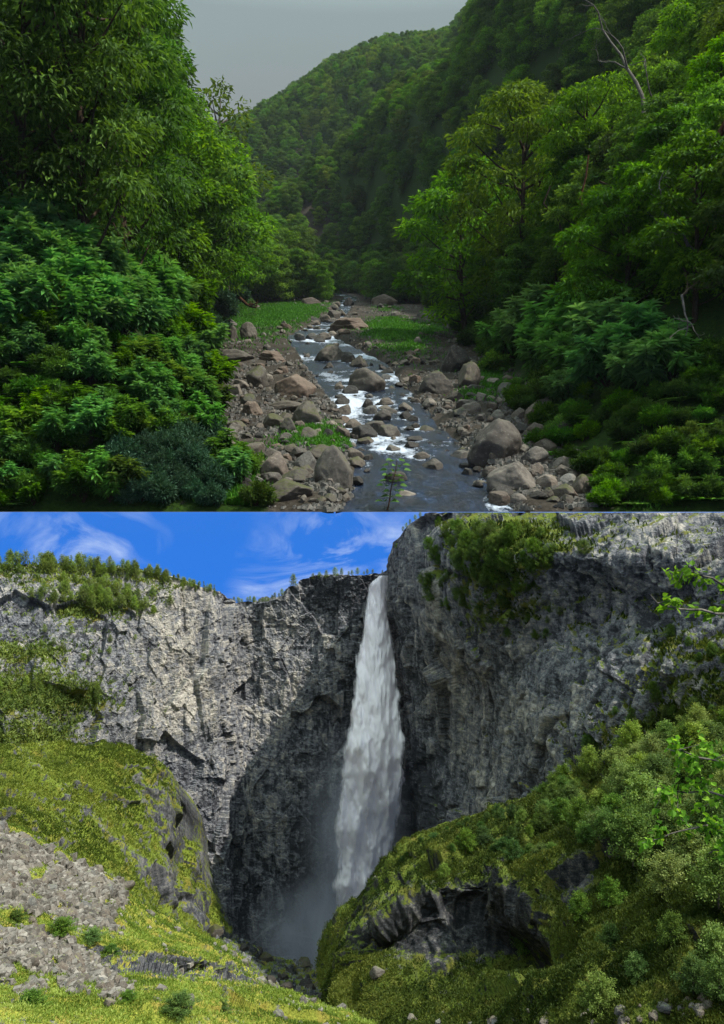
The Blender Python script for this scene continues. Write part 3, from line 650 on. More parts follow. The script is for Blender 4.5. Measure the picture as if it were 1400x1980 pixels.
def upper_ground():
    nu, nv = 560, 620
    px = np.linspace(-260, 1660, nu); yy = np.exp(np.linspace(math.log(74.6), math.log(2300), nv))
    PX, YY = np.meshgrid(px, yy, indexing='ij'); X = (PX - 700) / FPX * YY; Z = np.maximum(Zt(X, YY), .02)
    q = np.stack([X, YY, Z], -1)
    eR = np.interp(YY, ys_, eR_); eL = np.interp(YY, ys_, eL_)
    g1 = np.exp(-((X + 39) / 16) ** 2 - ((YY - 360) / 80) ** 2)                    # left bank meadow
    g2 = np.exp(-((X - 11) / 8) ** 2 - ((YY - 262) / 42) ** 2)                    # grassy island
    g3 = np.exp(-((PX - 470) / 60) ** 2 - ((YY - 82) / 14) ** 2)
    bank = sstep(-2, 4, np.maximum(X - eR, eL - X))
    veg = .2 + .75 * g1 + .75 * g2 + .6 * g3 + .45 * bank + .5 * sstep(500, 620, YY) * (np.abs(X - np.interp(YY, sc_y, sc_c)) > 16) + .15 * fbm(q / 14, 3, 310)
    tone = .38 + .3 * fbm(q / 5, 3, 311)
    m, nt = mat('valley ground')
    n1 = noise(nt, .5, 6, .65); n2 = noise(nt, 2.2, 5, .7)
    t = mth(nt, 'ADD', attr(nt, 'tone'), mth(nt, 'MULTIPLY', mth(nt, 'SUBTRACT', n2, .5), 1.2), True)
    rock = ramp(nt, t, [(.1, (.014, .011, .008)), (.5, (.05, .042, .034)), (.85, (.13, .12, .105))])
    gr = ramp(nt, n2, [(.3, (.006, .015, .003)), (.65, (.022, .05, .005))])
    v = mth(nt, 'ADD', attr(nt, 'veg'), mth(nt, 'MULTIPLY', mth(nt, 'SUBTRACT', n1, .5), 1.0))
    finish(nt, mixc(nt, mrange(nt, v, .42, .55), rock, gr), .95, n2, .8, .3, .1)
    tag(obj('ground', mesh('ground', q, gridfaces(nu, nv), {'veg': veg, 'tone': tone}, True), m), kind='structure')
upper_ground()
# hero boulders: px centre, row of foot, width px, height px, material, label
HERO = [
 (570, 768, 80, 52, 'boulder_red', 'large pinkish grey boulder with a bare domed top beside the stream'),
 (496, 748, 52, 46, 'boulder_moss', 'squat boulder capped with orange moss at the left water edge'),
 (592, 826, 66, 54, 'boulder_moss', 'rounded lichen spotted boulder with moss on top below the pinkish boulder'),
 (648, 938, 78, 80, 'boulder_moss', 'tall blocky lichen covered boulder at the near left water edge'),
 (532, 926, 64, 56, 'boulder_red', 'rust brown slab sided boulder left of the tall blocky boulder'),
 (591, 912, 42, 42, 'boulder', 'grey brown boulder wedged between the rust brown and the tall blocky boulder'),
 (548, 980, 96, 42, 'boulder_moss', 'flat dark boulder with orange moss rim in the near left foreground'),
 (708, 766, 78, 58, 'boulder', 'broad grey boulder standing in mid stream above the white rapid'),
 (640, 704, 66, 42, 'boulder_moss', 'broad mossy boulder splitting the stream below the grassy island'),
 (695, 716, 42, 32, 'boulder_moss', 'olive topped boulder right of the one splitting the stream'),
 (750, 730, 30, 22, 'boulder', 'small round grey boulder on the right of the broad mid stream one'),
 (525, 828, 52, 32, 'boulder_moss', 'low rounded mossy boulder on the left gravel bank'),
 (556, 796, 90, 24, 'boulder', 'long low slab at the foot of the pinkish boulder'),
 (848, 762, 68, 48, 'boulder_moss', 'wide boulder thick with yellow moss on the right bank'),
 (908, 752, 54, 56, 'boulder_moss', 'upright mossy boulder behind the wide yellow mossed one'),
 (882, 722, 62, 60, 'boulder_dark', 'dark brown boulder at the forest edge on the right bank'),
 (958, 890, 104, 84, 'boulder', 'huge angular boulder with a sloping face on the right bank'),
 (998, 952, 96, 62, 'boulder_pale', 'pale lichen covered boulder below the huge angular one'),
 (966, 992, 52, 26, 'boulder_red', 'brown boulder cut by the lower edge of the valley'),
 (784, 972, 48, 26, 'boulder_pale', 'lone pale wedge shaped boulder in the dark near water'),
 (972, 976, 62, 34, 'boulder_dark', 'wet black boulder at the right edge of the near pool'),
 (905, 967, 26, 14, 'boulder_pale', 'small white stone at the right edge of the near pool'),
 (892, 806, 34, 20, 'boulder_moss', 'small yellow mossed boulder below the two mossy right bank boulders'),
 (858, 876, 36, 16, 'boulder_pale', 'small cream boulder beside the right channel'),
 (715, 884, 40, 15, 'boulder_dark', 'flat black stone at the tip of the left gravel bank'),
 (745, 590, 50, 28, 'boulder_red', 'reddish boulder on the far right bank above the island'),
 (676, 636, 90, 28, 'boulder_red', 'long flat brown boulder at the head of the grassy island'),
 (1318, 992, 100, 42, 'boulder_orange', 'boulder covered in orange moss at the lower right of the valley'),
 (1128, 958, 42, 42, 'boulder_moss', 'mossy boulder at the edge of the right bank ferns'),
 (1034, 822, 34, 48, 'boulder_red', 'upright brown boulder half under the right bank shrubs'),
 (1058, 878, 46, 34, 'boulder_red', 'russet boulder behind the huge angular one'),
 (520, 698, 64, 24, 'boulder_red', 'long low tan boulder on the left shingle'),
 (450, 700, 70, 28, 'boulder', 'low grey boulder on the left shingle near the bank'),
 (449, 660, 20, 34, 'boulder', 'narrow upright grey stone against the left bank'),
 (478, 656, 32, 36, 'boulder', 'blocky grey stone beside the narrow upright one'),
 (602, 590, 40, 20, 'boulder_red', 'brown boulder at the far end of the left meadow'),
 (800, 700, 24, 16, 'boulder', 'small dark boulder below the grassy island'),
 (660, 780, 36, 20, 'boulder_dark', 'wet dark boulder in the white rapid'),
 (715, 812, 30, 30, 'boulder', 'grey boulder at the top of the mid stream shingle bar'),
 (755, 812, 34, 24, 'boulder', 'second grey boulder on the mid stream shingle bar beside the round one'),
]
def boulder_mesh(seed, angular=.5):
    import bmesh
    bm = bmesh.new(); bmesh.ops.create_icosphere(bm, subdivisions=5, radius=1)
    v = np.array([x.co[:] for x in bm.verts]); f = np.array([[q.index for q in p.verts] for p in bm.faces]); bm.free()
    r = np.random.default_rng(seed); rad = np.full(len(v), 1.25)
    for k in range(int(9 + 9 * angular)):
        n = unit(r.normal(size=3)); h = r.uniform(.72, 1.02); d = v @ n
        rad = np.minimum(rad, np.where(d > .05, h / np.maximum(d, .05), 9))
    rad = rad * (1 - .35 * (1 - angular)) + .35 * (1 - angular)
    v = v * rad[:, None]
    fv, _ = facets(v + seed * 3.1, (.5, .5, .35), seed); v = v * (1 + .05 * fv + .06 * fbm(v * 1.7 + seed, 4, seed) + .025 * fbm(v * 7 + seed, 3, seed + 3))[:, None]
    v[:, 2] = (v[:, 2] + .45) / 1.4
    v[:, 0] /= (v[:, 0].max() - v[:, 0].min()); v[:, 1] /= (v[:, 1].max() - v[:, 1].min()); v[:, 2] /= v[:, 2].max(); v[:, 2] = np.maximum(v[:, 2], -.3 + .03 * v[:, 0])
    return mesh('boulder', v, f, None, True)
BM = {}
for mk in ('boulder', 'boulder_moss', 'boulder_pale', 'boulder_red', 'boulder_dark', 'boulder_orange', 'scree'):
    BM[mk] = []
    for k in range(5):
        me = boulder_mesh(100 + k * 7 + len(BM) * 31, [.3, .9, .5, .15, .7][k]); me.materials.append(M[mk]); BM[mk].append(me)
def yrow(row): return 36000 / (row - 510)
heropos = []
for i, (px, row, w, h, mk, lab) in enumerate(HERO):
    x, y, z = hit(px, min(row, 988)); y0 = y
    W_, H_ = w / FPX * y, h / FPX * y
    if z < .62 * H_: z = .62 * H_; y = max(y, 75.2 + z / .32 * .5)
    o = bpy.data.objects.new('boulder', BM[mk][i % 5]); C.objects.link(o)
    o.location = (x, y + W_ * .35, z - .05 * H_); o.rotation_euler = (0, 0, random.uniform(-.5, .5) if w > 60 else random.uniform(0, 6.28)); o.scale = (W_ * 1.05, W_ * random.uniform(.8, 1.0), H_ * 1.05)
    tag(o, lab, 'boulder'); heropos.append((x, y + W_ * .35, W_ / 2))
# more big rocks that break the stream
k_ = 0
while k_ < 46:
    row = random.uniform(590, 880); y = yrow(row); c, w = np.interp(y, sc_y, sc_c), np.interp(y, sc_y, sc_w); x = c + random.uniform(-1.05, 1.05) * w
    s = random.uniform(1.9, 3.9) * max(.8, y / 190)
    if any((x - a) ** 2 + (y - b) ** 2 < (r + s * .45) ** 2 for a, b, r in heropos): continue
    mk = random.choice(['boulder_dark', 'boulder', 'boulder_moss', 'boulder', 'boulder_dark']); o = bpy.data.objects.new('boulder', random.choice(BM[mk])); C.objects.link(o); heropos.append((x, y, s / 2)); k_ += 1
    o.location = (x, y, float(Zt(x, y)) + .3); o.rotation_euler = (random.uniform(-.2, .2), random.uniform(-.2, .2), random.uniform(0, 6.28)); o.scale = (s, s * random.uniform(.7, 1), s * random.uniform(.45, .7))
    cn_ = {'boulder': 'grey', 'boulder_moss': 'mossy', 'boulder_dark': 'wet dark'}[mk]; tag(o, 'broad %s boulder breaking the current in the middle of the stream' % cn_, 'boulder', '%s boulders breaking the current' % cn_)
# medium rocks
n = 0; tries = 0
while n < 296 and tries < 30000:
    tries += 1
    row = 545 + 445 * random.random() ** .8; px = random.uniform(390, 1180)
    y = yrow(row); x = (px - 700) / FPX * y
    eR, eL = np.interp(y, ys_, eR_), np.interp(y, ys_, eL_)
    if not (eL - 1 < x < eR + 2): continue
    c, w = np.interp(y, sc_y, sc_c), np.interp(y, sc_y, sc_w)
    ins = abs(x - c) < w - 1
    if ins and random.random() > (.85 if 105 < y < 330 else .07): continue
    if abs(x + 40) < 14 and 290 < y < 460 and x < c - w - 3 : continue
    if abs(x - 11) < 7 and 228 < y < 292 and x > c + w: continue
    s = (1.3 + 2.3 * random.random() ** 1.6) * (1 if y < 250 else 1.4)
    if ins: s *= 1.2
    if any((x - a) ** 2 + (y - b) ** 2 < (r + s * .3) ** 2 for a, b, r in heropos): continue
    if n < 400 and random.random() < .5: heropos.append((x, y, s / 2))
    mk = random.choice(['boulder', 'boulder', 'boulder_pale', 'boulder_red', 'boulder_moss', 'boulder_dark'] if not ins else ['boulder_dark', 'boulder', 'boulder_dark'])
    z = float(Zt(x, y))
    if z < .6 * s: continue
    o = bpy.data.objects.new('rock', random.choice(BM[mk])); C.objects.link(o)
    o.location = (x, y, z - .1 * s + (.5 if ins else 0)); o.rotation_euler = (random.uniform(-.2, .2), random.uniform(-.2, .2), random.uniform(0, 6.28)); o.scale = (s, s * random.uniform(.7, 1), s * random.uniform(.45, .75))
    side = 'in the stream' if ins else ('on the left shingle bank' if x < c else 'on the right shingle bank')
    col = {'boulder': 'grey', 'boulder_pale': 'pale', 'boulder_red': 'brownish', 'boulder_moss': 'mossy', 'boulder_dark': 'wet dark'}[mk]
    tag(o, 'medium %s rock among many others %s' % (col, side), 'rock', '%s rocks %s' % (col, side)); n += 1
n = 0
while n < 290:
    row = 560 + 425 * random.random() ** .7; px = random.uniform(400, 1180); y = yrow(row); x = (px - 700) / FPX * y
    eR, eL = np.interp(y, ys_, eR_), np.interp(y, ys_, eL_); c, w = np.interp(y, sc_y, sc_c), np.interp(y, sc_y, sc_w)
    if not (eL < x < eR) or (abs(x - c) < w - 1.5 and (y < 100 or random.random() < .45)) or (x > c + w and abs(x - 12) < 10 and 220 < y < 300): continue
    s = random.uniform(.7, 1.5) * max(1, y / 170); z = float(Zt(x, y))
    if z < .55 * s: continue
    ins = abs(x - c) < w; side = 'standing in the stream' if ins else ('on the left bank' if x < c else 'on the right bank'); mk = 'boulder_dark' if ins else random.choice(['boulder', 'boulder_pale', 'boulder_red', 'boulder_moss', 'boulder'])
    o = bpy.data.objects.new('cobble', random.choice(BM[mk])); C.objects.link(o); o.location = (x, y, z + (.55 if ins else 0)); o.rotation_euler = (random.uniform(-.3, .3), random.uniform(-.3, .3), random.uniform(0, 6.28)); o.scale = (s, s * random.uniform(.6, 1), s * random.uniform(.4, .75))
    tag(o, 'small rounded %s stone between bigger rocks %s' % ({'boulder': 'grey', 'boulder_pale': 'pale', 'boulder_red': 'brown', 'boulder_moss': 'mossy', 'boulder_dark': 'wet dark'}[mk], side), 'stone', 'small %s stones %s' % (mk.replace('boulder', 'grey').replace('grey_', ''), side)); n += 1
# shingle: one mass of small stones
def stones(name, pts, size, m, seed=5, squash=.6):
    cube = np.array([[-1, -1, -1], [1, -1, -1], [1, 1, -1], [-1, 1, -1], [-1, -1, 1], [1, -1, 1], [1, 1, 1], [-1, 1, 1]], float) * .5
    fc = np.array([[0, 3, 2, 1], [4, 5, 6, 7], [0, 1, 5, 4], [1, 2, 6, 5], [2, 3, 7, 6], [3, 0, 4, 7]])
    r = np.random.default_rng(seed); k = len(pts)
    # octahedral-ish subdivided stone from a jittered cube with trimmed corners
    v = cube[None] * (1 + r.uniform(-.35, .25, (k, 8, 3))); v[:, 4:, :2] *= r.uniform(.5, .9, (k, 1, 1))
    a = r.uniform(0, 6.28, k); c, s = np.cos(a), np.sin(a)
    x = v[..., 0] * c[:, None] - v[..., 1] * s[:, None]; y = v[..., 0] * s[:, None] + v[..., 1] * c[:, None]
    t = r.uniform(-.4, .4, k); z = v[..., 2] * squash + x * t[:, None]
    q = np.stack([x, y, z], -1) * np.asarray(size)[:, None, None] + pts[:, None]
    f = (np.arange(k)[:, None, None] * 8 + fc[None]).reshape(-1, 4)
    return obj(name, mesh(name, q.reshape(-1, 3), f, {'tint': np.repeat(r.random(k), 8)}), m)
def m_stone(name, a, b, c):
    m, nt = mat(name); col = ramp(nt, attr(nt, 'tint'), [(0, a), (.6, b), (1, c)]); n = noise(nt, 6, 4, .7)
    finish(nt, mixc(nt, .5, col, ramp(nt, n, [(.35, a), (.65, c)])), .85, n, .6, .05, .3); return m
M['shingle'] = m_stone('shingle', (.03, .028, .026), (.085, .078, .07), (.2, .19, .17))
M['screebits'] = m_stone('scree', (.03, .026, .022), (.13, .115, .098), (.30, .275, .24))
def shingle():
    k = 26000; row = 520 + 470 * rng.random(k) ** .75; px = rng.uniform(380, 1200, k); y = 36000 / (row - 510); x = (px - 700) / FPX * y
    eR, eL = np.interp(y, ys_, eR_), np.interp(y, ys_, eL_); c, w = np.interp(y, sc_y, sc_c), np.interp(y, sc_y, sc_w)
    ok = (x > eL - 1) & (x < eR + 1) & (np.abs(x - c) > w + .2) & (y < 700)
    g1 = np.exp(-((x + 39) / 15) ** 2 - ((y - 360) / 75) ** 2) + np.exp(-((x - 11) / 8) ** 2 - ((y - 262) / 40) ** 2)
    ok &= (g1 < .5) & (vnoise(np.stack([x / 6, y / 6, x * 0], -1), 3) > -.45)
    x, y = x[ok], y[ok]; z = Zt(x, y); g = z > .1; x, y, z = x[g], y[g], z[g]
    sz = .2 + .75 * rng.random(len(x)) ** 2.2; sz *= np.maximum(1, y / 220)
    tag(stones('shingle', np.stack([x, y, z + sz * .1], -1), sz, M['shingle']), 'grey river shingle filling the banks between the boulders', 'shingle', kind='stuff')
shingle()
# water
def m_stream():
    m, nt = mat('stream water')
    n1 = noise(nt, .55, 6, .7, st=(1, .5, 1), dist=.6); n2 = noise(nt, 2.2, 5, .7, st=(1, .45, 1), dist=.4)
    f = attr(nt, 'foam'); s = mth(nt, 'ADD', mth(nt, 'MULTIPLY', n1, .6), mth(nt, 'MULTIPLY', n2, .5))
    fm = mrange(nt, mth(nt, 'ADD', s, f), .78, 1.0)
    col = mixc(nt, fm, ramp(nt, n1, [(.3, (.006, .005, .004)), (.5, (.005, .010, .024)), (.66, (.012, .028, .07)), (.8, (.03, .05, .10))]), (.46, .52, .62))
    b = finish(nt, col, mrange(nt, fm, 0, 1, .2, .8), mth(nt, 'ADD', n1, n2), .9, .35, .5)
    return m
def water():
    nv, nu = 700, 70
    y = np.exp(np.linspace(math.log(74.7), math.log(900), nv)); t = np.linspace(-1, 1, nu)
    Y, T = np.meshgrid(y, t, indexing='ij'); c = np.interp(Y, sc_y, sc_c); w = np.interp(Y, sc_y, sc_w) + 1.2
    X = c + T * w; p = np.stack([X, Y, X * 0], -1)
    step = .45 * np.floor(Y / 13 + .5 * vnoise(p / 5, 400)) * 0
    Z = base(Y) - .25 + .18 * fbm(p / np.array([1.8, 3, 1]), 4, 401) + .35 * fbm(p / 7, 2, 402); Z = np.maximum(Z, .03)
    rowy = 510 + 36000 / Y; px = X / Y * FPX + 700
    foam = .075 + .10 * fbm(np.stack([X / 1.6, Y / 9, X * 0], -1), 4, 415) + .2 * np.exp(-((vnoise(np.stack([Y / 9, X / 22, X * 0], -1), 410) - .35) / .25) ** 2) * sstep(95, 120, Y)
    for fx, fr, sx, sr, a in ((680, 790, 28, 34, .36), (790, 868, 40, 16, .2), (525, 730, 14, 22, .35), (640, 655, 45, 12, .22), (560, 690, 60, 8, .3), (800, 735, 25, 10, .25), (745, 860, 24, 20, .2), (945, 975, 30, 16, .25), (720, 690, 60, 8, .25)):
        foam = foam + a * np.exp(-((px - fx) / sx) ** 2 - ((rowy - fr) / sr) ** 2)
    foam -= .15 * sstep(95, 84, Y)
    for a, b, r in heropos:
        d = np.hypot(X - a, Y - b - 0) - r; foam = foam + .16 * np.exp(-(d / .8) ** 2) * (np.abs(Y - b) < 10)
    q = np.stack([X, Y, Z], -1)
    tag(obj('stream_water', mesh('stream_water', q, gridfaces(nv, nu), {'foam': foam}, True), m_stream()), kind='structure')
water()

# ------------------------------------------------------------------ plants
def crown_pads(H, rad, pads, lpp, ll, lw, lo=.25, flat=.45, topbias=1.0, seed=0, shape='dome', droop=.35):
    """billowing crown: flattened pads of leaves, and the limbs that carry them"""
    r = np.random.default_rng(seed); LV = []; wood = []
    tr_top = H * .8; bend = r.normal(size=2) * H * .03
    def tp(t): return np.array([bend[0] * math.sin(t * 2.2), bend[1] * math.sin(t * 2.9), t * H])
    wood.append(tube([tp(t) for t in np.linspace(-.03, .85, 9)], np.linspace(H * .018, H * .004, 9), 7))
    for k in range(pads):
        t = lo + (1 - lo) * ((k + r.random()) / pads) ** .9
        hh = (t - lo) / (1 - lo)
        if shape == 'dome': R0 = rad * math.sqrt(max(0, 1 - (abs(hh - .32) / .72) ** 2.2))
        elif shape == 'cone': R0 = rad * (1.02 - hh) ** .8
        else: R0 = rad * (.55 + .45 * math.sin(hh * 3.1))
        a = k * 2.4 + r.random() * .9; rr = R0 * (r.uniform(.35, .95) if k < pads - 1 else 0)
        c0 = tp(t); c = np.array([c0[0] + rr * math.cos(a), c0[1] + rr * math.sin(a), t * H * .97])
        pr = rad * r.uniform(.28, .46) * (1.1 - .35 * hh)
        s = tp(max(.1, t - r.uniform(.1, .22))); mid = (s + c) / 2 + np.array([0, 0, -H * .015])
        wood.append(tube([s, mid, c], [H * .006, H * .004, H * .0015], 5))
        nl = int(lpp * r.uniform(.7, 1.3)); d = unit(r.normal(size=(nl, 3)) + np.array([0, 0, .55 * topbias]))
        lump = 1 + .28 * vnoise(d * 2.2 + k * 3.3, seed)
        pos = c + d * np.array([pr, pr, pr * flat]) * lump[:, None] * (r.uniform(.62, 1.03, nl)[:, None])
        out = unit(d * np.array([1, 1, .4]) + r.normal(size=(nl, 3)) * .45 + np.array([0, 0, -droop]))
        tint = np.clip(.45 + .3 * d[:, 2] * 0 + r.normal(0, .2) * .5 + r.normal(0, .2, nl), 0, 1)
        LV.append(leaves(pos, out, d + np.array([0, 0, .8]) + r.normal(size=(nl, 3)) * .35, ll * r.uniform(.7, 1.3, nl), lw * r.uniform(.7, 1.3, nl), tint, .2))
    return wood, LV
def tree_parts(crownmat, barkmat, **kw):
    w, l = crown_pads(**kw); V, Fc, A = cat(w); V2, F2, A2 = cat(l)
    return [('trunk', mesh('trunk', V, Fc, {'tint': A}, True), barkmat), ('crown', mesh('crown', V2, F2, {'tint': A2}), crownmat)]
def make_tree(name, label, group, cm, bm_, **kw): return thing(name, tree_parts(M[cm], M[bm_], **kw), label, 'tree', group)
LBL = 'leafy tree in the dense forest'
FT = []   # forest trees, all 30 m tall before scaling
for k in range(4):
    FT.append(make_tree('broadleaf_tree', LBL, 'f', 'leaf_bright', 'bark', H=30, rad=10, pads=24, lpp=300, ll=1.0, lw=.42, lo=.18, flat=.42, seed=10 + k))
FT.append(make_tree('broadleaf_tree', LBL, 'f', 'leaf_mid', 'bark', H=30, rad=9, pads=26, lpp=280, ll=.95, lw=.4, lo=.12, flat=.5, seed=21, shape='cone'))
FT.append(make_tree('broadleaf_tree', LBL, 'f', 'leaf_olive', 'bark_pale', H=30, rad=9, pads=20, lpp=240, ll=.9, lw=.36, lo=.3, flat=.4, seed=22))
TALL = [make_tree('tall_tree', LBL, 'f', 'leaf_mid', 'bark', H=40, rad=11, pads=30, lpp=330, ll=.95, lw=.32, lo=.22, flat=.4, seed=31 + k, shape='col', droop=.6) for k in range(2)]
AIRY = [make_tree('airy_tree', LBL, 'f', 'leaf_olive', 'bark_pale', H=30, rad=7, pads=16, lpp=70, ll=.8, lw=.35, lo=.4, flat=.5, seed=41, shape='col')]
# --- forest placement
def forest():
    cand = []
    y = 88.
    while y < 1750:
        sp = np.interp(y, [80, 200, 500, 1000, 1700], [9, 10.5, 13, 15, 18])
        x = -.56 * y
        while x < .56 * y:
            xx, yy = x + random.uniform(-.4, .4) * sp, y + random.uniform(-.4, .4) * sp
            eR, eL = np.interp(yy, ys_, eR_), np.interp(yy, ys_, eL_)
            px = xx / yy * FPX + 700
            if (xx > eR + np.interp(yy, [80, 140, 200], [16, 10, 4]) or (yy > 122 and xx < eL - np.interp(yy, [120, 140, 220], [18, 12, 5])) or yy > 760 or (yy > 450 and abs(xx - np.interp(yy, sc_y, sc_c)) > (11 if yy < 640 else 0))) and -90 < px < 1500:
                cand.append([xx, yy, px])
            x += sp
        y += sp * .85
    print('cand', len(cand), sum(1 for c in cand if c[1] > 850))
    cand = np.array(cand); z = Zt(cand[:, 0], cand[:, 1]); row = 990 - z / cand[:, 1] * FPX
    keep = (row < 1000) & (row > -140) & (z > 1); cand, z, row = cand[keep], z[keep], row[keep]
    # drop the ones the ground hides
    vis = np.ones(len(cand), bool)
    for i in range(len(cand)):
        s = np.linspace(.3, .96, 40); zz = Zt(cand[i, 0] * s, cand[i, 1] * s); k = np.max(zz / (cand[i, 1] * s)); vis[i] = k < (z[i] + 28) / cand[i, 1]
    cand, z, row = cand[vis], z[vis], row[vis]
    print('vis', len(cand), (cand[:, 1] > 850).sum())
    order = np.argsort(cand[:, 1]); cand, z, row = cand[order], z[order], row[order]
    far = []
    cnt = 0
    for i in range(len(cand)):
        x, y, px = cand[i]; left = px < 600 and x < 0
        sc = random.uniform(.75, 1.2) * np.interp(y, [90, 200, 700, 1700], [.75, .95, .9, .95])
        if left and y < 520: sc *= 1.65
        if left and y < 130: sc *= .8
        # keep the sky open above the left silhouette
        toprow = row[i] - 30 * sc * FPX / y
        lim = np.interp(px + 5.5 * sc * FPX / y, [0, 300, 325, 345, 420, 450, 480, 520, 545, 565], [-900, -900, 20, 150, 190, 235, 270, 340, 420, 480]) if px < 600 else -900
        if left and y < 480 and toprow < lim:
            sc *= (row[i] - lim) / (row[i] - toprow)
            if sc < .4: continue
        if cnt < 285:
            cnt += 1
            t = random.random(); big = vnoise(np.array([[x / 40, y / 60, 0.]]), 9)[0]
            src = FT[(0 if t < .25 else 1 if t < .5 else 2 if t < .68 else 3)] if big > -.15 else FT[4 if t < .6 else 5]
            if px < 330 and y > 105 and random.random() < .5: src = random.choice(TALL); sc *= .8
            ml = None
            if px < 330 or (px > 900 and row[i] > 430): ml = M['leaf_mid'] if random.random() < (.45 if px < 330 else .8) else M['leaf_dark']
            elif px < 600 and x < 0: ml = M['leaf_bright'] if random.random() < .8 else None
            side = 'left' if px < 600 and x < 0 else 'right'
            dens = 'lower' if y < 180 else 'upper'
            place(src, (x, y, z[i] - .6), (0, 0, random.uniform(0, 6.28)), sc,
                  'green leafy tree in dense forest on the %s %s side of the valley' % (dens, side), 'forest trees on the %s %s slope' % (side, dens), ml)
        else: far.append((x, y, z[i], sc))
    return np.array(far)
FAR = forest()
print('far trees', len(FAR))
def far_forest():
    k = len(FAR); me = bpy.data.meshes.new('far_forest'); me.vertices.add(k)
    co = FAR[:, :3].copy(); co[:, 2] -= 1; me.vertices.foreach_set('co', co.astype(np.float32).ravel())
    a = me.attributes.new('scl', 'FLOAT', 'POINT'); a.data.foreach_set('value', FAR[:, 3].astype(np.float32))
    a = me.attributes.new('rotz', 'FLOAT', 'POINT'); a.data.foreach_set('value', rng.uniform(0, 6.28, k).astype(np.float32))
    a = me.attributes.new('pick', 'INT', 'POINT')
    nz = vnoise(co / np.array([60, 90, 1e9]), 12); pk = np.where(nz + rng.normal(0, .25, k) > -.5, rng.integers(0, 4, k), rng.integers(4, 6, k)); a.data.foreach_set('value', pk.astype(np.int32))
    o = bpy.data.objects.new('far_forest', me); C.objects.link(o); tag(o, 'distant forest covering the valley head and upper slopes', 'forest', kind='stuff')
    ng = bpy.data.node_groups.new('scatter', 'GeometryNodeTree')
    ng.interface.new_socket('Geometry', in_out='INPUT', socket_type='NodeSocketGeometry'); ng.interface.new_socket('Geometry', in_out='OUTPUT', socket_type='NodeSocketGeometry')
    gi = ng.nodes.new('NodeGroupInput'); go = ng.nodes.new('NodeGroupOutput'); L = ng.links
    jn = ng.nodes.new('GeometryNodeJoinGeometry')
    for t in reversed(FT):
        crown = [c for c in KIDS[t.name] if c.name.startswith('crown')][0]
        oi = ng.nodes.new('GeometryNodeObjectInfo'); oi.inputs['Object'].default_value = crown; oi.transform_space = 'ORIGINAL'
        oi.inputs['As Instance'].default_value = True; L.new(oi.outputs['Geometry'], jn.inputs[0])
    ip = ng.nodes.new('GeometryNodeInstanceOnPoints'); L.new(gi.outputs[0], ip.inputs['Points']); L.new(jn.outputs[0], ip.inputs['Instance']); ip.inputs['Pick Instance'].default_value = True
    def na(nm, ty):
        x = ng.nodes.new('GeometryNodeInputNamedAttribute'); x.data_type = ty; x.inputs[0].default_value = nm; return [s for s in x.outputs if s.enabled and s.name == 'Attribute'][0]
    L.new(na('pick', 'INT'), ip.inputs['Instance Index']); L.new(na('scl', 'FLOAT'), ip.inputs['Scale'])
    cx = ng.nodes.new('ShaderNodeCombineXYZ'); L.new(na('rotz', 'FLOAT'), cx.inputs[2]); L.new(cx.outputs[0], ip.inputs['Rotation'])
    L.new(ip.outputs[0], go.inputs[0])
    md_ = o.modifiers.new('scatter', 'NODES'); md_.node_group = ng
far_forest()

# --- bushes
def whorl_shrub(seed, H=9, stems=40, ll=1.85, lw=.58):
    r = np.random.default_rng(seed); wood = []; L = []
    for k in range(stems):
        a = r.uniform(0, 6.28); sp = r.uniform(.05, .75); h = H * r.uniform(.45, 1) * (1 - .35 * sp)
        e = np.array([math.cos(a) * sp * H * .75, math.sin(a) * sp * H * .75, h]); m_ = e * np.array([.35, .35, .62])
        pts = np.array([(1 - t) ** 2 * np.zeros(3) + 2 * t * (1 - t) * m_ + t * t * e for t in np.linspace(0, 1, 6)])
        wood.append(tube(pts, np.linspace(H * .009, H * .003, 6), 5))
        d = unit(pts[-1] - pts[-2])
        for wlev in range(5):
            c = e - d * wlev * H * .055; nn = int(r.integers(5, 9)); th = r.uniform(0, 6.28) + np.arange(nn) * 6.283 / nn + r.normal(0, .15, nn)
            up = .55 - wlev * .22
            dr = np.stack([np.cos(th), np.sin(th), np.full(nn, up)], -1) + r.normal(0, .18, (nn, 3))
            s = .55 + .16 * min(wlev, 3) 
            L.append(leaves(np.repeat(c[None], nn, 0), dr, np.tile([0, 0, 1.], (nn, 1)) + r.normal(0, .25, (nn, 3)), ll * s * r.uniform(.8, 1.2, nn), lw * s * r.uniform(.8, 1.2, nn), np.clip(.75 - .16 * wlev + r.normal(0, .13, nn), 0, 1), .3, True))
    V, Fc, A = cat(wood); V2, F2, A2 = cat(L)
    return [('stems', mesh('stems', V, Fc, {'tint': A}, True), M['bark']), ('crown', mesh('crown', V2, F2, {'tint': A2}), M['leaf_big'])]
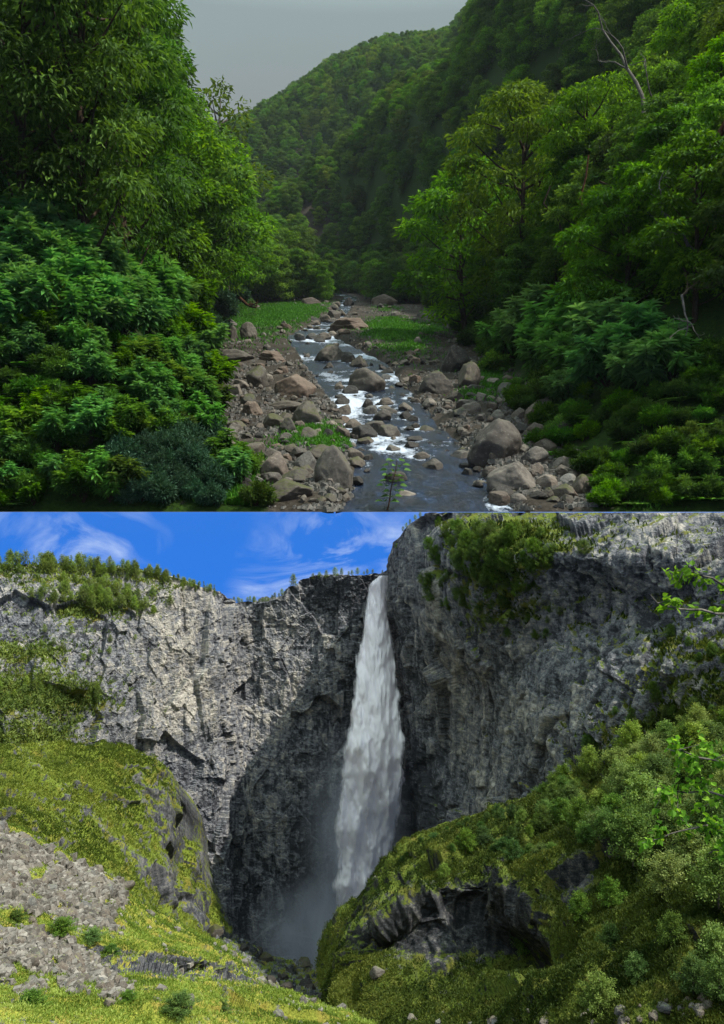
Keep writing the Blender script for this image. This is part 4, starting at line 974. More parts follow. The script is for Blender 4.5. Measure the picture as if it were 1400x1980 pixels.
def fine_shrub(seed, H=5, n=3800, ll=.68, lw=.25, cm='leaf_mid', six=False, spread=.7):
    r = np.random.default_rng(seed); wood = []; L = []
    for k in range(22):
        a = r.uniform(0, 6.28); sp = r.uniform(0, 1) ** .6; e = np.array([math.cos(a) * sp * H * spread, math.sin(a) * sp * H * spread, H * r.uniform(.5, 1) * (1 - .4 * sp)])
        wood.append(tube([np.zeros(3), e * np.array([.3, .3, .5]), e], [H * .012, H * .008, H * .002], 5))
        nn = n // 22; t = r.uniform(.2, 1.03, nn)[:, None]; base_ = e * np.array([.3, .3, .5])
        p = (1 - t) * base_ + t * e + r.normal(0, H * .075, (nn, 3)) * (1.15 - .5 * t)
        d = unit(p - (1 - t) * base_ - t * e) + unit(e) * .6 + r.normal(0, .3, (nn, 3))
        L.append(leaves(p, d, np.tile([0, 0, 1.], (nn, 1)) + r.normal(0, .5, (nn, 3)), ll * r.uniform(.7, 1.3, nn), lw * r.uniform(.7, 1.3, nn), np.clip(r.normal(.45, .2) * .5 + .25 + r.normal(0, .2, nn), 0, 1), .2, six))
    V, Fc, A = cat(wood); V2, F2, A2 = cat(L)
    return [('stems', mesh('stems', V, Fc, {'tint': A}, True), M['bark']), ('crown', mesh('crown', V2, F2, {'tint': A2}), M[cm])]
def fern_parts(seed, Lf=2.6, fr=14):
    r = np.random.default_rng(seed); L = []
    for k in range(fr):
        a = r.uniform(0, 6.28); ln = Lf * r.uniform(.6, 1); n = 22; t = np.linspace(.08, 1, n)
        c = np.stack([np.cos(a) * t * ln, np.sin(a) * t * ln, ln * (.75 * t - .6 * t * t)], -1); dirv = unit(np.gradient(c, axis=0)); side = np.cross(dirv, [0, 0, 1.])
        for s in (-1, 1):
            L.append(leaves(c, side * s + dirv * .5 + np.array([0, 0, -.1]), np.tile([0, 0, 1.], (n, 1)), ln * .26 * np.sin(np.clip(t, .1, 1) * 2.6 + .35), ln * .055, np.clip(.5 + r.normal(0, .12) + r.normal(0, .1, n), 0, 1), .1))
    V2, F2, A2 = cat(L); return [('crown', mesh('crown', V2, F2, {'tint': A2}), M['leaf_fern'])]
WH = [thing('large_leaf_shrub', whorl_shrub(50 + k), 'x', 'shrub', 'x') for k in range(4)]
FS = [thing('small_leaf_shrub', fine_shrub(60 + k, cm=c), 'x', 'shrub', 'x') for k, c in enumerate(['leaf_mid', 'leaf_fern', 'leaf_mid'])]
GS = [thing('narrow_leaf_shrub', fine_shrub(70, H=5, n=3600, ll=.8, lw=.17, cm='leaf_grey', spread=.55), 'x', 'shrub', 'x')]
FE = [thing('fern', fern_parts(80 + k), 'x', 'fern', 'x') for k in range(2)]
def onray(px, row, back=0):
    x, y, z = hit(px, row); return x, y + back, max(float(Zt(x, y + back)), .02)
# left bank, big leaved shrubs
def edgeL(row): return np.interp(row, [250, 330, 420, 520, 600, 680, 760, 900, 990], [290, 330, 385, 400, 400, 415, 430, 460, 500])
def scatter_left():
    # rows in pixels on the bank surface, jittered
    for row in np.arange(380, 1000, 23):
        for px in np.arange(-40, edgeL(row) - 6, 31):
            a, b = px + random.uniform(-16, 16), min(row + random.uniform(-12, 12), 989)
            x, y, z = hit(a, b)
            if y > 260: continue
            u = random.random()
            if b < 660 and y < 150:
                if u < .72: place(random.choice(WH), (x, y, z - .3), (0, 0, random.uniform(0, 6.28)), random.uniform(.6, .95) * y / 85, 'tall shrub with large soft pointed leaves on the upper left bank', 'large leaved shrubs on the upper left bank')
                elif u < .85: place(random.choice(FS), (x, y, z - .2), (0, 0, random.uniform(0, 6.28)), random.uniform(.7, 1.1), 'bushy small leaved shrub among the large leaved shrubs on the upper left bank', 'small leaved shrubs on the upper left bank')
            else:
                s = random.uniform(.32, .55) * y / 75
                if 240 < a < 430 and b > 850: place(GS[0], (x, y, z - .1), (0, 0, random.uniform(0, 6.28)), s * 1.15, 'dense dark shrub with narrow grey green leaves at the foot of the left bank', 'narrow leaved shrubs at the foot of the left bank')
                elif u < .3: place(random.choice(WH), (x, y, z - .2), (0, 0, random.uniform(0, 6.28)), s * 1.05, 'low shrub with large pointed leaves on the lower left bank', 'large leaved shrubs on the lower left bank', M['leaf_mid'] if random.random() < .35 else None)
                elif u < .58: place(random.choice(FS), (x, y, z - .2), (0, 0, random.uniform(0, 6.28)), s * 1.15, 'small leaved shrub on the lower left bank', 'small leaved shrubs on the lower left bank')
                elif u < .85: place(random.choice(FE), (x, y, z), (0, 0, random.uniform(0, 6.28)), s * 2.0, 'arching green fern on the lower left bank', 'ferns on the lower left bank')
scatter_left()
def scatter_right():
    # the pale shrub that leans over the right bank
    for a, b, s in ((985, 700, .6), (1030, 690, .8), (1080, 700, .85), (1130, 705, .9), (1185, 715, .9), (1240, 725, .85), (1060, 735, .7), (1120, 755, .75), (1180, 760, .8), (1250, 765, .75), (1300, 740, .7), (1100, 790, .5)):
        x, y, z = hit(a, b); place(random.choice(WH), (x, y, z - .3), (0, 0, random.uniform(0, 6.28)), s * 1.25 * y / 95, 'pale large leaved shrub spreading over the right bank below the trees', 'pale large leaved shrubs on the right bank')
    for row in np.arange(700, 990, 26):
        e = np.interp(row, [700, 760, 860, 950, 990], [960, 985, 1060, 1120, 1150])
        for px in np.arange(e, 1450, 30):
            a, b = px + random.uniform(-16, 16), min(row + random.uniform(-10, 10), 989); x, y, z = hit(a, b); u = random.random(); s = random.uniform(.35, .55) * y / 80
            if y > 220: continue
            if u < .6: place(random.choice(FS), (x, y, z - .2), (0, 0, random.uniform(0, 6.28)), s * 1.1, 'small leaved shrub on the shaded right bank', 'small leaved shrubs on the right bank', M['leaf_dark'] if random.random() < .4 else None)
            elif u < .92: place(random.choice(FE), (x, y, z), (0, 0, random.uniform(0, 6.28)), s * 1.7, 'arching green fern on the shaded right bank', 'ferns on the right bank')
    # dark understorey along the forest edges
    for row, e in ((560, 700), (572, 740), (585, 790), (600, 850), (620, 875), (645, 900), (670, 925), (690, 945)):
        for k in range(4):
            x, y, z = hit(e + k * 26 + random.uniform(-8, 8), row); place(random.choice(FS), (x, y, z - .3), (0, 0, random.uniform(0, 6)), random.uniform(.8, 1.2) * y / 150, 'dark shrub at the forest edge on the right bank', 'dark shrubs at the right forest edge', M['leaf_dark'])
    for px, row in ((440, 560), (420, 590), (455, 585), (430, 615), (470, 560), (500, 545), (540, 540), (400, 640), (415, 650), (560, 530)):
        x, y, z = hit(px, row); place(random.choice(FS), (x, y, z - .3), (0, 0, random.uniform(0, 6)), random.uniform(.9, 1.2) * y / 170, 'grey green bush between the left meadow and the trees', 'bushes behind the left meadow', M['leaf_grey'])
scatter_right()
# --- singled out trees of the upper valley
def hero(src, px, row, hpx, H, label, ml=None, rz=0, y=None):
    if y is None: x, y, z = hit(px, row)
    else:
        x = (px - 700) / FPX * y; z = float(Zt(x, y)); hpx = ((990 - row + hpx) / FPX * y - z) * FPX / y
    return place(src, (x, y, z - .3), (0, 0, rz), hpx / FPX * y / H, label, None, M[ml] if ml else None)
hero(TALL[0], 165, 300, 420, 40, 'tall tree with a slender brown trunk rising above the left bank shrubs', 'leaf_dark', 1.0, 95)
hero(TALL[1], 250, 330, 400, 40, 'tall tree with drooping bright foliage against the sky at the upper left', 'leaf_mid', 2.0, 115)
hero(TALL[0], 40, 320, 460, 40, 'dark tall tree filling the upper left corner', 'leaf_dark', 3.0, 92)
hero(AIRY[0], 440, 330, 175, 30, 'thin airy tree with sparse crown against the grey sky', None, .5, 330)
hero(TALL[1], 1130, 590, 440, 40, 'big multi layered tree with dark trunks standing on the right bank', 'leaf_mid', .4, 165)
hero(TALL[0], 1010, 560, 400, 40, 'olive green tree left of the big layered tree on the right bank', 'leaf_olive', 2.2, 190)
hero(FT[1], 1220, 560, 330, 30, 'round crowned tree right of the big layered tree on the right bank', 'leaf_mid', 1.2, 160)
hero(FT[2], 900, 560, 250, 30, 'broad dark green tree overhanging the stream on the right bank', 'leaf_mid', 1.9, 240)
hero(FT[0], 1340, 620, 190, 30, 'light green layered tree at the right edge above the pale shrub', 'leaf_bright', 2.9, 105)
# --- dead trees and fallen wood
def branch(wood, p, d, ln, r, depth, rnd, gnarl=.22):
    n = 7; pts = [np.array(p, float)]; d = unit(np.array(d, float))
    for i in range(n - 1):
        d = unit(d + rnd.normal(size=3) * gnarl); pts.append(pts[-1] + d * ln / (n - 1))
    wood.append(tube(pts, np.linspace(r, r * .35, n), 6))
    if depth:
        for k in range(rnd.integers(2, 4)):
            j = int(rnd.integers(2, n)); branch(wood, pts[j], d + rnd.normal(size=3) * .75 + np.array([0, 0, .25]), ln * rnd.uniform(.35, .6), r * .45, depth - 1, rnd, gnarl)
def dead(name, px, row, hpx, y, seed, label, m, d=(0, 0, 1), cat_='dead tree', thick=.018):
    rnd = np.random.default_rng(seed); x = (px - 700) / FPX * y; z = (990 - row) / FPX * y; ln = hpx / FPX * y; w = []
    branch(w, (0, 0, 0), d, ln, ln * thick, 3, rnd); V, Fc, A = cat(w)
    o = obj(name, mesh(name, V, Fc, {'tint': A}, True), M[m]); o.location = (x, y, z); tag(o, label, cat_)
dead('dead_tree', 1245, 225, 240, 150, 1, 'bare dead tree with pale twisted branches high on the right slope', 'bark_pale', (-.05, 0, 1))
dead('dead_tree', 1272, 230, 110, 150, 8, 'short bare snag beside the pale twisted dead tree', 'bark_pale', (0, 0, 1))
dead('dead_tree', 1368, 300, 260, 104, 3, 'dark leafless tree at the right edge of the valley', 'bark_red', (.12, 0, 1), thick=.03)
dead('fallen_tree', 1345, 490, 130, 98, 4, 'pale fallen trunk leaning down through the right hand trees', 'bark_pale', (-1, 0, .75), 'fallen tree', .03)
dead('dead_branch', 1318, 570, 85, 84, 5, 'white forked dead branch hanging over the pale right bank shrub', 'bark_pale', (.2, -.1, -1), 'branch', .03)
dead('dead_branch', 1318, 572, 75, 84.5, 6, 'dark broken stub rising above the white forked branch', 'bark', (.35, 0, 1), 'branch', .04)
dead('log', 462, 575, 40, 330, 9, 'short red brown log lying on the left meadow', 'bark_red', (1, -.1, -.35), 'log', .09)
dead('tree_stump', 62, 965, 60, 78, 11, 'dark broken stump among the shrubs at the lower left of the valley', 'bark', (0, 0, 1), 'stump', .12)
for i, (px, row, h, y) in enumerate(((1085, 560, 200, 160), (1125, 560, 260, 164), (1155, 560, 230, 158), (1170, 565, 180, 168), (1205, 560, 210, 162), (1060, 560, 200, 172))):
    r_ = np.random.default_rng(200 + i); x, y, z = hit(px, 625);  ln = (h + 70) / FPX * y
    V, Fc, A = tube([np.array([r_.normal() * .35 * t + .05 * i * t, 0, t * ln / 8]) for t in range(9)], np.linspace(.42, .16, 9), 7)
    o = obj('bare_trunk', mesh('bare_trunk', V, Fc, None, True), M['bark_red' if i % 2 else 'bark']); o.location = (x, y, z - .5); tag(o, 'slender bare trunk in the dark stand above the pale right bank shrub', 'tree', 'slender trunks on the right bank')
# seedling in front of the pool
def seedling():
    r = np.random.default_rng(5); y = 76.; x = (760 - 700) / FPX * y; e = empty('seedling', (x, y, .03)); tag(e, 'young broad leaved seedling growing in front of the dark near water', 'plant')
    pts = np.array([(-.6 + .1 * k + .05 * math.sin(k), 0, k * .5) for k in range(11)]); V, Fc, A = tube(pts, np.linspace(.08, .03, 11), 5); obj('stem', mesh('stem', V, Fc, None, True), M['bark_red'], e)
    c, d = [], []
    for k in range(2, 11):
        for j in range(4):
            a = j * 1.57 + k; c.append(pts[k] + np.array([math.cos(a), math.sin(a) * .6, .1]) * r.uniform(.1, .9)); d.append((math.cos(a), math.sin(a), .05))
    V, Fc, A = leaves(np.array(c), np.array(d), np.tile([0, -.5, 1.], (len(c), 1)) + r.normal(0, .2, (len(c), 3)), .8, .6, r.uniform(.3, .9, len(c)), .15, True); obj('leaves', mesh('leaves', V, Fc, {'tint': A}), M['grass'], e)
seedling()
# --- grass of the upper valley
def blades(name, pts, h, w, m, seed=1, lean=.5, label=None, flop=.0):
    r = np.random.default_rng(seed); k = len(pts); d = np.stack([r.normal(0, lean, k), r.normal(0, lean, k), np.ones(k)], -1)
    V, Fc, A = leaves(pts, d, r.normal(size=(k, 3)), h * r.uniform(.6, 1.4, k), w * r.uniform(.7, 1.3, k), np.clip(r.normal(.5, .22, k), 0, 1), .35)
    return tag(obj(name, mesh(name, V, Fc, {'tint': A}), m), label, 'grass', kind='stuff')
def valley_grass():
    P_ = []; H_ = []
    def patch(xs, ys, h):
        z = Zt(xs, ys); c, w = np.interp(ys, sc_y, sc_c), np.interp(ys, sc_y, sc_w); ok = (z > .05) & (np.abs(xs - c) > w + .8) & (vnoise(np.stack([xs / 4, ys / 8, xs * 0], -1), 77) + rng.normal(0, .25, len(xs)) > -.3); P_.append(np.stack([xs, ys, z - .05], -1)[ok]); H_.append(np.full(ok.sum(), h))
    n = 46000; y = 360 + rng.normal(0, 55, n); x = -38 + rng.normal(0, 12, n); ok = (x < np.interp(y, sc_y, sc_c) - 4); patch(x[ok], y[ok], 1.1)
    n = 26000; y = 262 + rng.normal(0, 28, n); x = 11 + rng.normal(0, 4.6, n); patch(x, y, .9)
    n = 16000; px = rng.normal(455, 28, n); y = rng.uniform(75.5, 100, n); patch((px - 700) / FPX * y, y, .8)
    for px, row, s, m in ((600, 835, 26, 2600), (640, 860, 30, 3200), (560, 860, 20, 1200), (490, 905, 16, 1500), (940, 740, 25, 2600), (920, 770, 18, 1200), (840, 640, 22, 1800), (1190, 960, 34, 3200), (1000, 870, 14, 600), (1250, 920, 30, 2000), (960, 760, 30, 1500), (750, 600, 14, 1200)):
        pxx = rng.normal(px, s, m); rr = rng.normal(row, s * .3, m); yy = 36000 / (rr - 510); 
        if px > 1100: hh = [hit(px, row)]; yy = hh[0][1] + rng.normal(0, 3, m); 
        patch((pxx - 700) / FPX * yy, yy, .7 if row > 800 else 1.0)
    Pp = np.concatenate(P_); blades('grass', Pp, np.concatenate(H_), np.concatenate(H_) * .26, M['grass'], 3, .55, 'bright green grass growing in patches along the stream banks')
valley_grass()

# ================================================================== lower gorge plants and stones
def pick_on(name, px, row):
    q, n, spx, srow, veg = SHEETS[name]; d = (spx - px) ** 2 + (srow - row) ** 2; d[:, :10] = 1e9
    k = np.unravel_index(np.argmin(d), d.shape); return q[k], n[k]
def birch_parts(seed, H, n, ll, lw, cm, trunk='bark_pale', spread=.33):
    r = np.random.default_rng(seed); wood = []; L = []
    wood.append(tube([(r.normal() * .02 * H * t, r.normal() * .02 * H * t, t * H * .9) for t in np.linspace(-.03, 1, 6)], np.linspace(H * .016, H * .004, 6), 5))
    K = 26
    for k in range(K):
        t = .2 + .78 * (k + r.random()) / K; a = k * 2.4; sp = spread * H * (math.sin(min(1, (1.08 - t) * 1.5) * 1.57)) * r.uniform(.5, 1.05)
        e = np.array([math.cos(a) * sp, math.sin(a) * sp, t * H + sp * .25]); s = np.array([0, 0, t * H * .85]); wood.append(tube([s, (s + e) / 2 + [0, 0, .02 * H], e], [H * .005, H * .003, H * .001], 4))
        nn = n // K; u = r.uniform(.25, 1.05, nn)[:, None]; p = s * (1 - u) + e * u + r.normal(0, H * .045, (nn, 3))
        d = unit(e - s) + r.normal(0, .6, (nn, 3)) + np.array([0, 0, -.25]); L.append(leaves(p, d, r.normal(0, .6, (nn, 3)) + np.array([0, 0, 1.]), ll * r.uniform(.7, 1.3, nn), lw * r.uniform(.7, 1.3, nn), np.clip(r.normal(.5, .1) + r.normal(0, .2, nn), 0, 1), .15))
    V, Fc, A = cat(wood); V2, F2, A2 = cat(L)
    return [('trunk', mesh('trunk', V, Fc, {'tint': A}, True), M[trunk]), ('crown', mesh('crown', V2, F2, {'tint': A2}), M[cm])]
RIM = [thing('birch_tree', birch_parts(300 + k, 1.2, 900, .07, .045, 'leaf_rim'), 'x', 'tree', 'x') for k in range(3)]
SPR = [thing('spruce_tree', tree_parts(M['leaf_rim'], M['bark'], H=1.5, rad=.28, pads=16, lpp=40, ll=.06, lw=.03, lo=.12, flat=.4, seed=5, shape='cone'), 'x', 'tree', 'x')]
BB = [thing('birch_bush', birch_parts(320 + k, 2.0, 5200, .075, .05, 'leaf_birch', spread=.45), 'x', 'bush', 'x') for k in range(3)]
def top_row(px): return np.interp(px, [-160, 0, 150, 300, 400, 428, 452, 520, 600, 690, 745, 757, 775, 800], [1092, 1090, 1095, 1112, 1138, 1148, 1166, 1160, 1122, 1108, 1108, 1086, 1036, 1008])
def rim():
    for k in range(150):                                            # dense row on the left rim
        px = random.uniform(-30, 415); x = top_row(px); p, n = pick_on('wall', px, x + random.uniform(0, 22) * random.random())
        s = random.uniform(.55, 1.05) * np.interp(px, [0, 300, 410], [1, .9, .5]); t = random.random()
        if t < .16: place(SPR[0], p - np.array([0, 0, .05]), (0, 0, random.uniform(0, 6)), s * .9, 'small pointed spruce among the birches on the left cliff rim', 'spruces on the left cliff rim')
        else: place(random.choice(RIM), p - np.array([0, 0, .05]), (0, 0, random.uniform(0, 6)), s, 'small green birch in the dense row on the left cliff rim', 'birches on the left cliff rim')
    for px in list(np.arange(452, 548, 6)) :
        px += random.uniform(-3, 3); p, n = pick_on('wall', px, top_row(px) + 2); place(random.choice(RIM), p, (0, 0, random.uniform(0, 6)), random.uniform(.35, .6), 'tiny birch in the notch of the cliff rim', 'tiny birches in the notch of the rim')
    for px, s in ((568, 1.15), (605, .55), (618, .6), (631, .65), (648, .8), (660, .6), (674, .35), (681, .45), (692, .6), (703, .3), (711, .45), (721, .4), (740, .3)):
        p, n = pick_on('wall', px, top_row(px) + 2)
        if px == 568: place(RIM[1], p, (0, 0, 1), s, 'largest lone birch on the sloping rim between the notch and the fall')
        else: place(random.choice(RIM), p, (0, 0, random.uniform(0, 6)), s, 'lone small birch spaced along the rim left of the waterfall', 'spaced birches on the rim by the waterfall')
    for k in range(75):                                             # thicket on the ledge under the left rim
        a = random.gauss(190, 55); b = random.gauss(1160, 16) + (a - 190) * .08; p, n = pick_on('wall', a, b); place(random.choice(RIM), p - np.array([0, 0, .05]), (0, 0, random.uniform(0, 6)), random.uniform(.6, 1.0), 'green birch in the thicket on the ledge under the left rim', 'birches on the ledge under the left rim')
    for k in range(45):
        a = random.uniform(-10, 190); b = random.gauss(1338, 9); p, n = pick_on('wall', a, b); place(random.choice(RIM), p - np.array([0, 0, .05]), (0, 0, random.uniform(0, 6)), random.uniform(.4, .75), 'low birch on the grassy shelf halfway down the left cliff', 'birches on the grassy shelf of the left cliff')
    for k in range(16):
        a = random.gauss(150, 70); b = random.gauss(1255, 14); p, n = pick_on('wall', a, b); place(random.choice(RIM), p, (0, 0, random.uniform(0, 6)), random.uniform(.3, .6), 'stunted birch clinging to the upper left cliff', 'stunted birches on the upper left cliff')
    for px, row in ((779, 1030), (786, 1022), (793, 1015), (803, 1007), (768, 1062), (812, 1003)):
        p, n = pick_on('rc', px, row); place(random.choice(RIM), p, (0, 0, random.uniform(0, 6)), .4, 'tiny birch on the steep rim right of the waterfall', 'tiny birches on the right rim')
    k = 0
    while k < 120:                                                  # hanging wood on the right cliff
        a = random.gauss(925, 70); b = random.gauss(1085, 60)
        if b < 1015 or a < 808 + abs(b - 1130) * .25: continue
        p, n = pick_on('rc', a, b); s = random.uniform(.35, .7)
        if p[2] + 2 * s > -.05: continue
        place(random.choice(BB), p - np.array([0, 0, .2]), (random.uniform(-.15, .15), random.uniform(-.2, .1), random.uniform(0, 6)), s, 'birch in the hanging wood high on the right cliff', 'birches in the hanging wood of the right cliff', M['leaf_birch']); k += 1
    for k in range(40):
        a, b = random.choice(((1340, 1400, 60, 45), (1250, 1330, 70, 30), (1180, 1420, 60, 30), (1060, 1170, 90, 18), (1370, 1270, 40, 40), (1000, 1210, 60, 40)))[:2]; a += random.gauss(0, 50); b += random.gauss(0, 22)
        p, n = pick_on('rc', a, b); place(random.choice(BB), p - np.array([0, 0, .1]), (0, 0, random.uniform(0, 6)), random.uniform(.18, .4), 'scrubby bush rooted in the cracks of the right cliff', 'scrubby bushes on the right cliff')
rim()
def mound():
    # birches and willows along the back of the mound, sun and shade painted in by paler and darker leaf colours
    k = 0
    while k < 115:
        a = 770 + 640 * random.random() ** .75; u = random.random()
        lo = np.interp(a, [770, 850, 950, 1060, 1150, 1280, 1400], [1650, 1600, 1575, 1530, 1480, 1430, 1400]); b = lo + np.interp(a, [770, 900, 1000, 1200, 1400], [25, 60, 110, 150, 200]) * u ** 1.3 + 6
        p, n = pick_on('mossy_hill', a, b); k += 1
        far_ = p[1] / 28; s = random.uniform(.35, .85) * np.interp(a, [770, 900, 1050, 1200], [.3, .42, .65, .85])
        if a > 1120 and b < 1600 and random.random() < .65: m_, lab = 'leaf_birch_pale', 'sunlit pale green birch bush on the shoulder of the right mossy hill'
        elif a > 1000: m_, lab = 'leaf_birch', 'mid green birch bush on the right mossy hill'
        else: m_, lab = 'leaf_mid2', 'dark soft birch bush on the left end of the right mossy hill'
        place(random.choice(BB), p - np.array([0, 0, .15]), (random.uniform(-.25, .25), random.uniform(-.35, .1), random.uniform(0, 6)), (s * random.uniform(.8, 1.35), s * random.uniform(.8, 1.2), s * random.uniform(.65, 1.15)), lab, {'leaf_birch_pale': 'sunlit birch bushes on the shoulder', 'leaf_birch': 'birch bushes on the mossy hill', 'leaf_mid2': 'dark birch bushes on the mossy hill'}[m_], M[m_])
    for a, b, s in ((1225, 1680, .8), (1290, 1745, .6), (1330, 1700, .7), (1180, 1760, .45), (1370, 1650, .9), (1390, 1760, .7), (1240, 1600, .8), (1180, 1850, .4), (1010, 1850, .5), (1030, 1830, .45), (1385, 1880, .45), (1340, 1930, .4), (1160, 1965, .42), (1300, 1830, .35), (1120, 1780, .4), (860, 1700, .3), (900, 1650, .45), (1230, 1900, .3), (930, 1930, .3), (1390, 1940, .4), (1060, 1900, .25)):
        p, n = pick_on('mossy_hill', a, b); place(random.choice(BB), p - np.array([0, 0, .06]), (0, 0, random.uniform(0, 6)), s, 'small willow bush standing alone on the mossy front of the right hill', 'single bushes on the front of the right hill', M['leaf_birch_pale'] if random.random() < .4 else M['leaf_birch'])
M['leaf_mid2'] = G('shade toned birch leaves', (.015, .045, .010), (.05, .11, .022), (.12, .2, .04), .35, .2)  # birch leaf colour with shade painted in, for the mound's left end
mound()
for a, b, s in ((350, 1962, .28), (60, 1955, .25), (120, 1810, .3), (180, 1822, .25), (215, 1850, .22), (30, 1785, .22), (430, 1955, .16), (250, 1935, .14)):
    p, n = pick_on('meadow', a, b); place(random.choice(BB), p - np.array([0, 0, .04]), (0, 0, random.uniform(0, 6)), (s * 1.5, s * 1.5, s * .8), 'low dark green shrub growing in the grass of the near left slope', 'low shrubs on the near left slope', M['leaf_birch'])
# bright birches just right of the viewer, trunks outside the picture
def near_birch(name, trunk, twigs, label, seed, ll):
    r = np.random.default_rng(seed); e = empty(name, trunk[0]); tag(e, label, 'tree'); o_ = np.array(trunk[0]); w = []; L = []
    w.append(tube([np.array(p) - o_ for p in trunk], np.linspace(.10, .04, len(trunk)), 9))
    for pts, nl, spread in twigs:
        q = np.array([P(np.array(float(a)), float(b), float(y)) for a, b, y in pts]) - o_
        t = np.linspace(0, 1, 14); k = np.linspace(0, 1, len(q)); c = np.stack([np.interp(t, k, q[:, j]) for j in range(3)], -1) + r.normal(0, .015, (14, 3))
        w.append(tube(c, np.linspace(.03, .006, 14), 5))
        for j in range(nl):
            i = r.integers(6, 14); s = c[i]; en = s + r.normal(0, spread, 3) * np.array([1, 1, .8]); w.append(tube([s, (s + en) / 2, en], [.007, .005, .003], 4))
            nn = 16; u = r.uniform(.15, 1.1, nn)[:, None]; p = s * (1 - u) + en * u + r.normal(0, .035, (nn, 3))
            d = unit(en - s) * .7 + r.normal(0, .7, (nn, 3)) + np.array([0, 0, -.4]); L.append(leaves(p, d, r.normal(0, .6, (nn, 3)) + np.array([0, -.3, 1.]), ll * r.uniform(.7, 1.3, nn), ll * .75 * r.uniform(.7, 1.2, nn), np.clip(r.normal(.5, .25, nn), 0, 1), .15, True))
    V, Fc, A = cat(w); V2, F2, A2 = cat(L)
    obj('trunk', mesh('trunk', V, Fc, {'tint': A}, True), M['bark_pale'], e); obj('crown', mesh('crown', V2, F2, {'tint': A2}), M['leaf_birch_near'], e)
near_birch('birch_tree', [(8.2, 11.2, -8), (8.0, 11.0, -6), (7.9, 10.9, -4), (7.5, 10.6, -2.5), (7.3, 10.4, -1.3)], [
    ([(1740, 1240, 10.4), (1560, 1215, 10.3), (1450, 1190, 9.6), (1395, 1187, 9.2), (1340, 1182, 9.0), (1300, 1178, 8.9), (1262, 1152, 8.8)], 5, .07),
    ([(1740, 1240, 10.4), (1560, 1160, 10.3), (1450, 1140, 9.8), (1400, 1130, 9.6), (1350, 1110, 9.5), (1325, 1100, 9.5)], 8, .13),
    ([(1740, 1240, 10.4), (1540, 1230, 10.3), (1440, 1180, 9.8), (1395, 1175, 9.7), (1370, 1165, 9.7)], 7, .12)], 'near birch reaching a few bright leaves into the upper right of the gorge', 3, .085)
near_birch('birch_tree', [(9.0, 12.2, -9), (8.8, 12.0, -7), (8.4, 11.8, -5), (8.2, 11.6, -3.6)], [
    ([(1750, 1600, 11.6), (1560, 1560, 11.3), (1460, 1500, 11), (1380, 1470, 10.8), (1320, 1450, 10.7), (1290, 1450, 10.7)], 12, .2),
    ([(1750, 1600, 11.6), (1560, 1620, 11.3), (1460, 1560, 11), (1380, 1530, 10.8), (1320, 1530, 10.7), (1265, 1530, 10.7)], 15, .2),
    ([(1750, 1600, 11.6), (1560, 1640, 11.3), (1460, 1600, 11), (1390, 1590, 10.8), (1330, 1600, 10.7), (1275, 1620, 10.7)], 13, .18),
    ([(1750, 1600, 11.6), (1560, 1660, 11.3), (1460, 1640, 11), (1400, 1640, 10.8), (1370, 1650, 10.7)], 10, .2)], 'near birch with large bright leaves at the right edge before the mossy hill', 4, .095)
